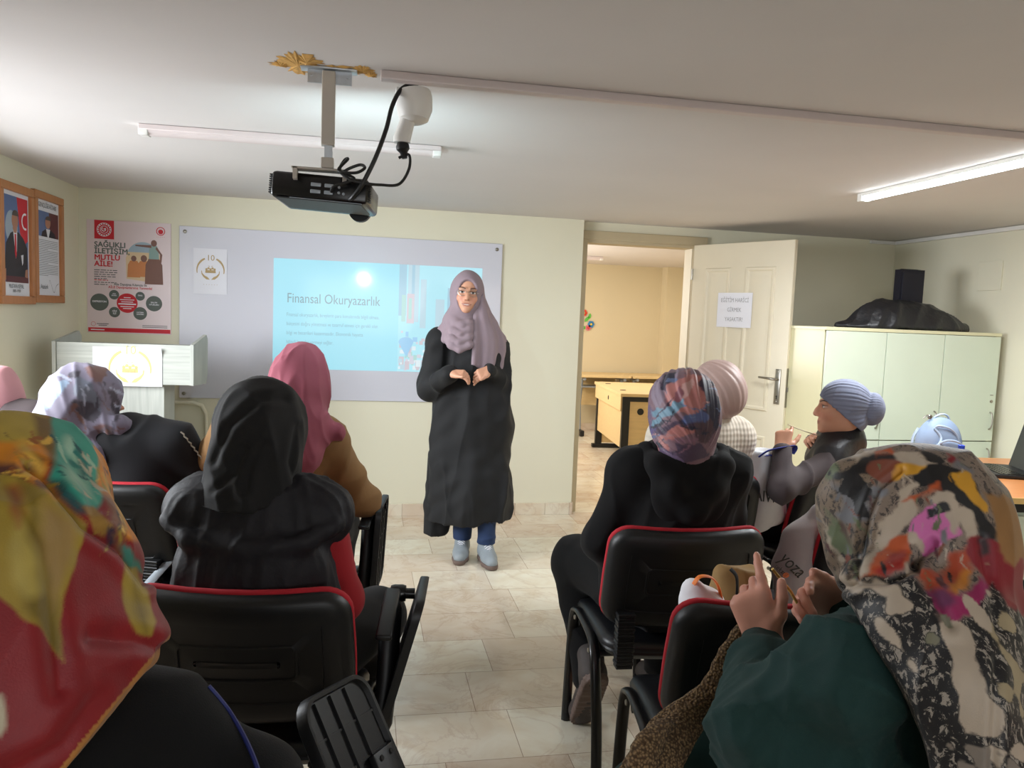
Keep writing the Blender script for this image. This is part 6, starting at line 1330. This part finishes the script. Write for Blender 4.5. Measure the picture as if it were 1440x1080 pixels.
dr = [((0, -.03, -.02), (.0, -.05, -.10), .088, .088, .03), (tuple(lcl(92, 770, .90)), tuple(lcl(120, 880, .86)), .050, .045, .03), (tuple(lcl(40, 800, .87)), tuple(lcl(30, 960, .81)), .09, .080, .04), (tuple(lcl(75, 850, .87)), tuple(lcl(60, 1010, .80)), .070, .065, .04), (tuple(lcl(110, 885, .86)), tuple(lcl(200, 905, .86)), .050, .026, .03), (tuple(lcl(-40, 820, .85)), tuple(lcl(-60, 1000, .80)), .09, .08, .06), (tuple(lcl(140, 910, .855)), tuple(lcl(70, 1040, .80)), .045, .045, .05)]
pa, pb, pcut = np.array(at(238, 906, .82)), np.array(at(92, 1084, .78)), None
lp_ = np.array(F.Mi @ Vector(pa))-F.h; lq_ = np.array(F.Mi @ Vector(pb))-F.h; e_ = lq_-lp_; nrm = np.cross(e_, np.array(F.Mi.to_3x3() @ Vector((pa+pb)/2-CAMP)));  nrm /= np.linalg.norm(nrm)
if nrm[2] > 0: nrm = -nrm
sc_ = scarf(F, M['print'], vox=.0026, dome=(.100, .112, .116), drape=dr, face=True, fold=[(.004, 20, 61, (.5, .2, 1), True), (.0025, 50, 62, (.6, .3, 1), True)], cuts=((tuple(lp_), tuple(nrm)),), paint=printer(hw_+np.array((0, -.09, 0)), pv, sh, (.52, .03, .08), .003, 40, .05, extra=rim), creases=((.009, .006, [(40, 660), (62, 674), (112, 738), (165, 770), (200, 815)]), (.005, .008, [(120, 880), (180, 888), (236, 910)]), (.004, .008, [(100, 640), (125, 690), (128, 720)]), (.004, .008, [(20, 690), (60, 760), (70, 860), (78, 940)]), (.004, .009, [(120, 960), (80, 1010), (20, 1040)])))
bl = [at(u, v_, y) for u, v_, y in ((236, 908, .805), (200, 958, .79), (150, 1028, .775), (100, 1080, .765))]
sd = MB().tube(smooth_path(hits(jk_, [(292, 966), (306, 982), (320, 1000), (334, 1022), (346, 1044), (356, 1066), (364, 1088)]), 5), .0026, 6).build('blue_piping', mat('blue_piping', (.12, .16, .42), .6), F.root, local=False)
# ================================================================== knitting woman in dark green, lower right
F = Fig(.90, 1.01, 40, 'woman in dark green with the multicoloured scarf, crocheting at the lower right', head=at(1272, 748, 1.02), w=1.22, shz=.93, hrot=8)
F.jw('elbL', at(1050, 1015, 1.00)).jw('wriL', at(1077, 908, 1.15)); F.jw('elbR', at(1290, 960, 1.30)).jw('wriR', at(1184, 850, 1.23)); F.jw('shoL', at(1190, 945, .93))
F.J['kneL'] = np.array((-.15, .42, .535)); F.J['kneR'] = np.array((.12, .42, .535))
v = Vol(.0036); F.torso(v); F.legs(v, feet=True); F.arm(v, 'L'); F.arm(v, 'R'); F.headv(v); Mi = np.array(F.Mi)[:3, :3]; toc = Mi@np.array((-.60, -.78, .15)); wl, wr = F.J['wriL'], F.J['wriR']
lp3 = lambda u, v_, y: np.array(F.Mi @ Vector(at(u, v_, y)))
d_ = lp3(1056, 846, 1.17)-wl
hand(v, wl, d_, toc, 1, ((12, 18, 10), (65, 80, 50), (75, 85, 50), (80, 85, 50)), 1.0, thumb=(1.0, .75, .05))
d_ = lp3(1100, 822, 1.19)-wr
hand(v, wr, d_, -toc+np.array((0, 0, .25)), -1, ((18, 25, 15), (30, 40, 25), (38, 45, 30), (42, 50, 30)), 1.14, thumb=(.50, 1.0, .05))
v.xf(F.M); solid('body', v, M['skin'], F.root, None, 1, flat((.85, .61, .53)))
F.garment('trousers', M['green'], 'l', .035, cuts=(((0, 0, .09), (0, 0, -1)),), fold=[(.006, 24, 63, (.3, .8, .3), True)]); F.shoes()
F.garment('tunic', M['green'], 'tLR', .024, vox=.006, k=.045, fold=[(.008, 24, 64, (.6, .3, 1), True), (.006, 50, 65, (.5, .4, -1), True), (.002, 120, 68, (.3, .3, 1), True)], extra=lambda v: v.ell((0, -.05, .60), (.20, .17, .16), k=.06).ell((F.h[0], F.h[1]-.03, .98), (.09, .09, .05), k=.05).ell(lp3(1165, 1045, 1.0), (.12, .12, .13), k=.06).ell(lp3(1120, 1080, 1.0), (.10, .10, .10), k=.06))
hw_ = np.array(F.M @ Vector(F.h)); pv = hw_-CAMP; O_ = hw_-pv/np.linalg.norm(pv)*.08; pp_ = plane_pts(O_, pv)
K = lambda *p: pp_(*[(1080+a/2.25, 600+b/2.25) for a, b in p])
blk, crm, org, pnk, mag, crim, yel, tan, olv, gry, rust = (.06, .055, .07), (.70, .64, .57), (.72, .32, .14), (.80, .42, .66), (.58, .08, .34), (.50, .05, .12), (.80, .58, .14), (.50, .43, .36), (.38, .42, .30), (.44, .44, .46), (.48, .24, .16)
al = (.3, .1, 1)
sh = [(K((100, 60), (330, 60), (330, 480), (100, 480)), tan, .01, .015, 60, None, .8), (K((140, 140), (200, 90), (240, 95), (220, 160), (170, 200)), olv, .006, .012, 90), (K((150, 120), (210, 100), (200, 150), (160, 170)), blk, .004, .012, 140), (K((200, 170), (300, 170), (320, 220), (280, 300), (230, 240)), gry, .006, .012, 120), (K((250, 190), (310, 190), (300, 260), (260, 240)), blk, .002, .016, 200), (K((180, 250), (230, 300), (250, 400), (220, 420), (190, 340)), olv, .006, .010, 90), (K((290, 330), (310, 250), (330, 240), (315, 400), (290, 460)), blk, .003, .008, 90), (K((230, 330), (260, 380), (270, 450), (250, 440)), (.34, .26, .22), .005, .008, 120), (K((140, 230), (160, 240), (200, 370), (260, 480), (240, 470), (180, 380)), crm, .004, .004, 60),
 (K((205, 150), (300, 110), (420, 92), (400, 120), (330, 160), (270, 175), (215, 168)), blk, .003, .008, 90), (K((270, 85), (350, 65), (340, 95), (290, 115)), crm, .004), (K((335, 80), (400, 62), (400, 85), (350, 95)), org, .004, .006, 90), (K((330, 150), (420, 130), (400, 190), (345, 210)), rust, .005, .010, 90), (K((390, 195), (420, 145), (500, 112), (505, 125), (460, 160), (420, 185)), yel, .003, .006, 90), (K((405, 85), (480, 70), (580, 100), (570, 115), (450, 110)), crm, .003, .006, 90), (K((480, 82), (530, 95), (560, 108), (520, 105)), blk, .002, .006, 150), (K((560, 80), (600, 100), (610, 120), (570, 105)), crim, .003), (K((590, 95), (650, 150), (640, 165), (590, 125)), gry, .004),
 (K((455, 150), (520, 125), (620, 140), (680, 200), (720, 330), (690, 360), (640, 300), (600, 230), (560, 190), (470, 200)), blk, .003, .010, 80), (K((600, 165), (640, 165), (700, 250), (690, 270), (650, 215)), yel, .003, .008, 120, (.6, 0, -1)), (K((400, 220), (470, 170), (480, 185), (430, 250), (370, 310)), crm, .003, .004, 80), (K((410, 240), (490, 195), (540, 180), (500, 220), (440, 260)), org, .004, .008, 90), (K((300, 470), (340, 340), (400, 270), (440, 250), (430, 300), (380, 400)), crm, .004, .006, 70), (K((335, 330), (350, 325), (365, 345), (340, 355)), blk, .002, .004, 150),
 (K((430, 350), (455, 290), (490, 250), (530, 235), (570, 260), (575, 330), (560, 390), (500, 455), (470, 445), (455, 400)), pnk, .003, .008, 100), (K((500, 230), (540, 205), (585, 215), (580, 260), (545, 250)), crm, .003, .004, 90), (K((490, 300), (500, 270), (545, 245), (555, 265), (520, 280)), blk, .002, .004, 90), (K((470, 330), (480, 300), (500, 340), (490, 400)), crm, .003, .012, 160), (K((560, 285), (590, 280), (600, 340), (580, 360), (560, 330)), crm, .003, .005, 90), (K((610, 270), (640, 270), (655, 340), (640, 370), (620, 340)), crm, .003, .005, 90), (K((540, 330), (560, 320), (570, 370), (550, 370)), gry, .003),
 (K((300, 475), (330, 440), (400, 370), (440, 345), (445, 410), (400, 450), (340, 475)), org, .004, .006, 60), (K((340, 455), (400, 400), (440, 400), (430, 440), (370, 470)), (.60, .14, .10), .006), (K((470, 455), (540, 420), (570, 380), (640, 385), (660, 460), (640, 520), (540, 530), (490, 500)), (.66, .26, .14), .005, .008, 60), (K((560, 500), (620, 440), (635, 450), (610, 500), (580, 515)), (.74, .46, .14), .005), (K((490, 505), (600, 520), (660, 470), (690, 500), (650, 560), (560, 600), (520, 560)), mag, .005), (K((500, 510), (560, 500), (580, 540), (540, 560)), (.44, .20, .36), .008),
 (K((640, 340), (700, 350), (830, 420), (880, 620), (740, 580), (690, 520), (660, 460), (630, 400)), crim, .004, .005, 60), (K((670, 350), (700, 340), (710, 400), (680, 420)), (.20, .10, .12), .005), (K((680, 200), (780, 230), (860, 430), (750, 425), (715, 340)), (.56, .40, .22), .005, .008, 110, (.2, 0, -1)),
 # lower cloth: black with cream splashes
 (K((190, 500), (300, 478), (400, 470), (460, 440), (480, 490), (545, 600), (600, 585), (700, 500), (740, 575), (800, 600), (900, 760), (900, 1180), (380, 1180), (400, 850), (310, 640)), blk, .003, .003, 80, None, .75), (K((285, 485), (400, 474), (462, 440), (470, 470), (420, 500), (300, 500)), crm, .003, .010, 120), (K((555, 590), (600, 590), (590, 690), (640, 760), (700, 840), (690, 900), (640, 910), (590, 930), (600, 850), (575, 760)), crm, .002, .018, 110), (K((400, 530), (440, 545), (430, 570), (405, 560)), crm, .002, .014, 160), (K((360, 600), (430, 650), (470, 690), (460, 720), (400, 680)), crm, .002, .016, 130), (K((480, 780), (540, 750), (530, 800), (500, 830)), crm, .002, .014, 130), (K((700, 530), (720, 560), (760, 700), (790, 760), (780, 840), (730, 740)), (.62, .56, .44), .002, .020, 150), (K((720, 960), (750, 960), (750, 1040), (730, 1060)), crm, .002, .018, 150), (K((640, 560), (680, 520), (690, 560), (650, 600)), crm, .002, .014, 150), (K((580, 960), (720, 1000), (720, 1050), (600, 1020)), (.50, .46, .42), .002, .024, 200), (K((470, 620), (520, 640), (510, 680), (470, 660)), (.45, .44, .36), .002, .020, 170)]
lcl = lambda u, v_, y: np.array(rotz(-F.hrot))@(np.array(F.Mi @ Vector(at(u, v_, y)))-F.h)
dr = [((0, -.04, -.02), (0, -.05, -.10), .095, .085, .04), (tuple(lcl(1325, 810, .95)), tuple(lcl(1340, 920, .86)), .080, .065, .05), (tuple(lcl(1350, 900, .87)), tuple(lcl(1385, 1100, .80)), .06, .055, .04), (tuple(lcl(1280, 870, .88)), tuple(lcl(1345, 980, .82)), .05, .05, .04), (tuple(lcl(1340, 960, .82)), tuple(lcl(1385, 1120, .78)), .045, .05, .04), (tuple(lcl(1235, 825, .93)), tuple(lcl(1290, 880, .88)), .04, .045, .04), (tuple(lcl(1400, 880, .90)), tuple(lcl(1420, 1100, .84)), .04, .045, .04)]
sh[-17:-17] = strokes(K, 90, 21, (110, 70, 780, 560), [blk, blk, blk, crm, gry, rust, olv, (.30, .12, .14)], L=(20, 75), W=(2, 9))
scarf(F, M['print'], vox=.0026, chin=(.064, .074, .075), dome=(.106, .124, .120), drape=dr, face=True, creases=((.010, .006, [(1191.1, 822.2), (1213.3, 813.3), (1248.9, 810.7), (1275.6, 800.9), (1293.3, 782.2), (1311.1, 764.4)]), (.006, .005, [(1208.0, 808.9), (1212.4, 773.3), (1220.0, 728.9), (1235.6, 688.9), (1266.7, 662.2)]), (.005, .006, [(1328.9, 866.7), (1306.7, 831.1), (1286.7, 795.6)]), (.004, .006, [(1377.8, 760.0), (1386.7, 813.3), (1395.6, 875.6)]), (.004, .005, [(1391.1, 911.1), (1386.7, 977.8), (1382.2, 1044.4)])), fz=.0, post=lambda v, g: v.chain([g(1185, 668, 1.04), g(1176, 700, 1.06), g(1180, 738, 1.06), g(1196, 775, 1.04), g(1218, 808, 1.01)], [.020, .020, .019, .016, .014], .04), fold=[(.006, 22, 66, (.5, .2, 1), True), (.0025, 60, 67, (.3, .2, 1), True)], paint=printer(O_, pv, sh, (.50, .44, .39), .004, 55, .04, 5, spl=.8))
# crocheted piece, hook and yarn
def crochet_material():
    m = bpy.data.materials.new('brown_crochet'); m.use_nodes = True; nt = m.node_tree; b = nt.nodes['Principled BSDF']; b.inputs['Roughness'].default_value = .95
    tc = nd(nt, 'ShaderNodeTexCoord'); v1 = nd(nt, 'ShaderNodeTexVoronoi'); v1.inputs['Scale'].default_value = 190; v1.inputs['Randomness'].default_value = .7; nt.links.new(tc.outputs['Object'], v1.inputs['Vector'])
    r = nd(nt, 'ShaderNodeValToRGB'); e = r.color_ramp.elements; e[0].position = .25; e[0].color = (*lin((.60, .49, .35)), 1); e[1].position = .62; e[1].color = (*lin((.33, .25, .17)), 1); nt.links.new(v1.outputs['Distance'], r.inputs[0]); nt.links.new(r.outputs[0], b.inputs['Base Color'])
    bp = nd(nt, 'ShaderNodeBump'); bp.invert = True; bp.inputs['Strength'].default_value = 1; bp.inputs['Distance'].default_value = .005; nt.links.new(v1.outputs['Distance'], bp.inputs['Height']); nt.links.new(bp.outputs[0], b.inputs['Normal']); return m
M['knit'] = crochet_material()
Lh = [(1050, 862, 1.17), (1012, 915, 1.20), (985, 962, 1.22), (925, 1003, 1.21), (893, 1045, 1.16), (862, 1095, 1.12)]; Rh = [(1098, 885, 1.18), (1072, 935, 1.20), (1035, 975, 1.21), (1000, 1012, 1.20), (975, 1050, 1.16), (945, 1110, 1.12)]
LP, RP = smooth_path([at(*p) for p in Lh], 7), smooth_path([at(*p) for p in Rh], 7); nn = len(LP); kn = MB(); rs_ = random.Random(3)
strip(kn, LP, RP, 16, .007, -.018)
cr_ = empty('crochet_work', tuple(at(985, 962, 1.22))); set_tag(cr_, 'long brown crocheted strip hanging from the hands of the woman in green', 'crochet work')
kn.build('knitted_strip', M['knit'], cr_, 180, local=False)
L2 = smooth_path([at(*p) for p in ((925, 1012, 1.16), (900, 1030, 1.13), (885, 1060, 1.11), (878, 1100, 1.10))], 6); R2_ = smooth_path([at(*p) for p in ((948, 1022, 1.16), (935, 1045, 1.13), (925, 1075, 1.11), (918, 1110, 1.10))], 6); k2 = MB(); strip(k2, L2, R2_, 8, .008, -.01); k2.build('folded_edge', M['knit'], cr_, 180, local=False)
hk = MB().tube([at(1086, 800, 1.20), at(1096, 812, 1.20), at(1112, 832, 1.19), at(1122, 850, 1.18)], .0028, 8); set_tag(hk.build('crochet_hook', mat('gold_hook', (.80, .66, .38), .25, metal=.8)), 'thin golden crochet hook between the fingers of the woman in green', 'crochet hook')
# ring on her finger
# ================================================================== bags and small things
def bagmesh(name, pts_front, y0, depth, m, parent, seed=1, amp=.006):
    v = Vol(.006); P = [at(u, v_, y0) for u, v_ in pts_front]; c = sum(P)/len(P)
    return P, c
# grey printed bag leaning on the empty chair's back
gb = empty('printed_bag', tuple(at(1140, 800, 2.22)*np.array((1, 1, 0))+np.array((0, 0, .475)))); set_tag(gb, 'pale grey bag with black printed letters leaning on the chair behind the green woman', 'bag')
v = Vol(.006); q = lambda u, v_, y: at(u, v_, y)
GY = 2.22
v.chain([q(1150, 722, GY), q(1128, 760, GY), q(1118, 800, GY), q(1114, 840, GY)], [.030, .052, .060, .060], .05).chain([q(1172, 715, GY+.02), q(1172, 770, GY+.02), q(1165, 840, GY+.02)], [.04, .07, .07], .06).cap(q(1140, 890, GY), q(1170, 890, GY), .06, .06, .05)
v.cut((0, 0, .472), (0, 0, -1)); M['greybag'] = mat('pale_grey_nonwoven', (.62, .58, .58), .8, .05, 10, .2, 300)
solid('bag_body', v, M['greybag'], gb, [(.006, 22, 71, (.2, 0, 1), True)])
o_ = q(1090, 772, GY-.066); vd = np.array((o_[0], o_[1], 0)); vd /= np.linalg.norm(vd); exx = Vector((vd[1], -vd[0], 0)); tdir = (Vector(q(1148, 828, GY-.066))-Vector(q(1092, 775, GY-.066))); tdir = tdir.normalized(); tn = Vector((-vd[0], -vd[1], 0)); tyy = tn.cross(tdir)
tf = frame(Vector(q(1094, 786, GY-.070)), tdir, tyy)
MB().text(tf, 'yoza', .0, .0, .062, 0, .002, sx=.86).build('printed_letters', M['blackgloss'], gb, 0, local=False)
MB().text(tf, 'tekstil', .012, -.026, .022, 0, .002).disc(tf, (.062, -.020), .010, off=.002, mi=1).build('small_print', [M['blackgloss'], mat('orange_print', (.80, .42, .25), .6)], gb, 0, local=False)
# white bag with blue handles beside the woman in the blue turban
WY = 2.92
wbg = empty('shopping_bag', tuple(at(1075, 690, WY)*np.array((1, 1, 0))+np.array((0, 0, .60)))); set_tag(wbg, 'white plastic shopping bag with blue handles beside the woman in blue turban', 'bag')
v = Vol(.007); v.chain([q(1070, 645, WY), q(1064, 690, WY), q(1060, 725, WY)], [.055, .075, .070], .05).cap(q(1060, 655, WY+.02), q(1056, 715, WY+.02), .05, .06, .05).cap(q(1090, 650, WY+.02), q(1086, 720, WY+.02), .05, .06, .05)
v.cut((0, 0, at(1075, 633, WY)[2]), (0, 0, 1)); solid('bag_body', v, mat('white_film', (.82, .83, .85), .45, .06, 10, .2, 60), wbg, [(.006, 30, 73, (.2, 0, 1), True)])
tf = frame(Vector(q(1050, 702, WY-.084)), (.83, -.55, 0), (0, 0, 1)); MB().text(tf, 'UAIW', 0, 0, .062, 0, .0, bold=.02, sx=.7).build('printed_letters', M['ink'], wbg, 0, local=False)
hb = MB(); M['handle'] = mat('blue_webbing', (.16, .22, .55), .6)
for p in ([(1068, 642, -.06), (1080, 634, -.08), (1098, 630, -.08), (1116, 628, -.06), (1112, 637, -.06)], [(1064, 645, -.02), (1082, 640, -.05), (1098, 645, -.06), (1110, 652, -.06)]): hb.tube(smooth_path([at(u, v_, WY+d) for u, v_, d in p], 5), .017, 8, ell=(1, .22))
hb.build('handle', M['handle'], wbg, local=False)
# yarn between the hands of the woman in the blue turban
set_tag(MB().tube(smooth_path([at(1108, 597, 2.88), at(1125, 604, 2.92), at(1145, 611, 2.97), at(1152, 613, 3.0)], 4), .0022, 6).build('yarn', mat('pale_yarn', (.80, .76, .66), .8)), 'pale yarn thread stretched between the hands of the woman in blue turban', 'yarn')
# tissue bag with orange handle and khaki bag on the empty chair
SY = 1.72
tb_ = empty('tissue_bag', tuple(np.array((at(992, 830, SY)[0], SY, .475)))); set_tag(tb_, 'white bag with an orange handle on the empty chair', 'bag')
v = Vol(.006); v.chain([q(976, 828, SY), q(985, 850, SY), q(990, 900, SY)], [.022, .040, .055], .04).chain([q(1000, 846, SY+.01), q(1003, 900, SY+.01)], [.03, .05], .04).cap(q(990, 900, SY), (at(990, 900, SY)[0], SY, .53), .055, .055, .04); v.cut((0, 0, .474), (0, 0, -1))
solid('bag_body', v, mat('white_tissue', (.86, .86, .88), .7, .04, 10, .3, 60), tb_, [(.006, 50, 74, (.3, 0, 1), True)])
MB().tube(smooth_path([at(975, 822, SY-.02), at(984, 811, SY-.02), at(1000, 812, SY-.02), at(1010, 825, SY-.02), at(1016, 850, SY-.02)], 6), .009, 8, ell=(1, .3)).build('handle', mat('orange_webbing', (.90, .48, .16), .6), tb_, local=False)
kb_ = empty('khaki_bag', (at(1040, 820, 1.86)[0], 1.86, .475)); set_tag(kb_, 'mustard khaki fabric bag with a black strap on the empty chair', 'bag')
KY_ = 1.88; v = Vol(.006); v.chain([q(1020, 808, KY_), q(1018, 860, KY_)], [.030, .050], .04).chain([q(1045, 806, KY_), q(1048, 870, KY_)], [.040, .060], .04).cap(q(1068, 815, KY_), q(1066, 870, KY_), .025, .05, .04).cap((at(1035, 870, KY_)[0], KY_, .66), (at(1035, 870, KY_)[0], KY_, .53), .07, .055, .04); v.cut((0, 0, .474), (0, 0, -1)).cut(q(1040, 797, KY_), (.1, 0, 1))
solid('bag_body', v, mat('khaki_canvas', (.56, .44, .26), .8, .08, 20, .25, 400), kb_, [(.006, 36, 75, (.2, 0, 1), True)])
MB().tube(smooth_path([at(1027, 800, KY_-.055), at(1036, 812, KY_-.066), at(1036, 840, KY_-.068), at(1034, 860, KY_-.06)], 5), .012, 8, ell=(1, .25)).build('strap', M['blackcloth'], kb_, local=False)
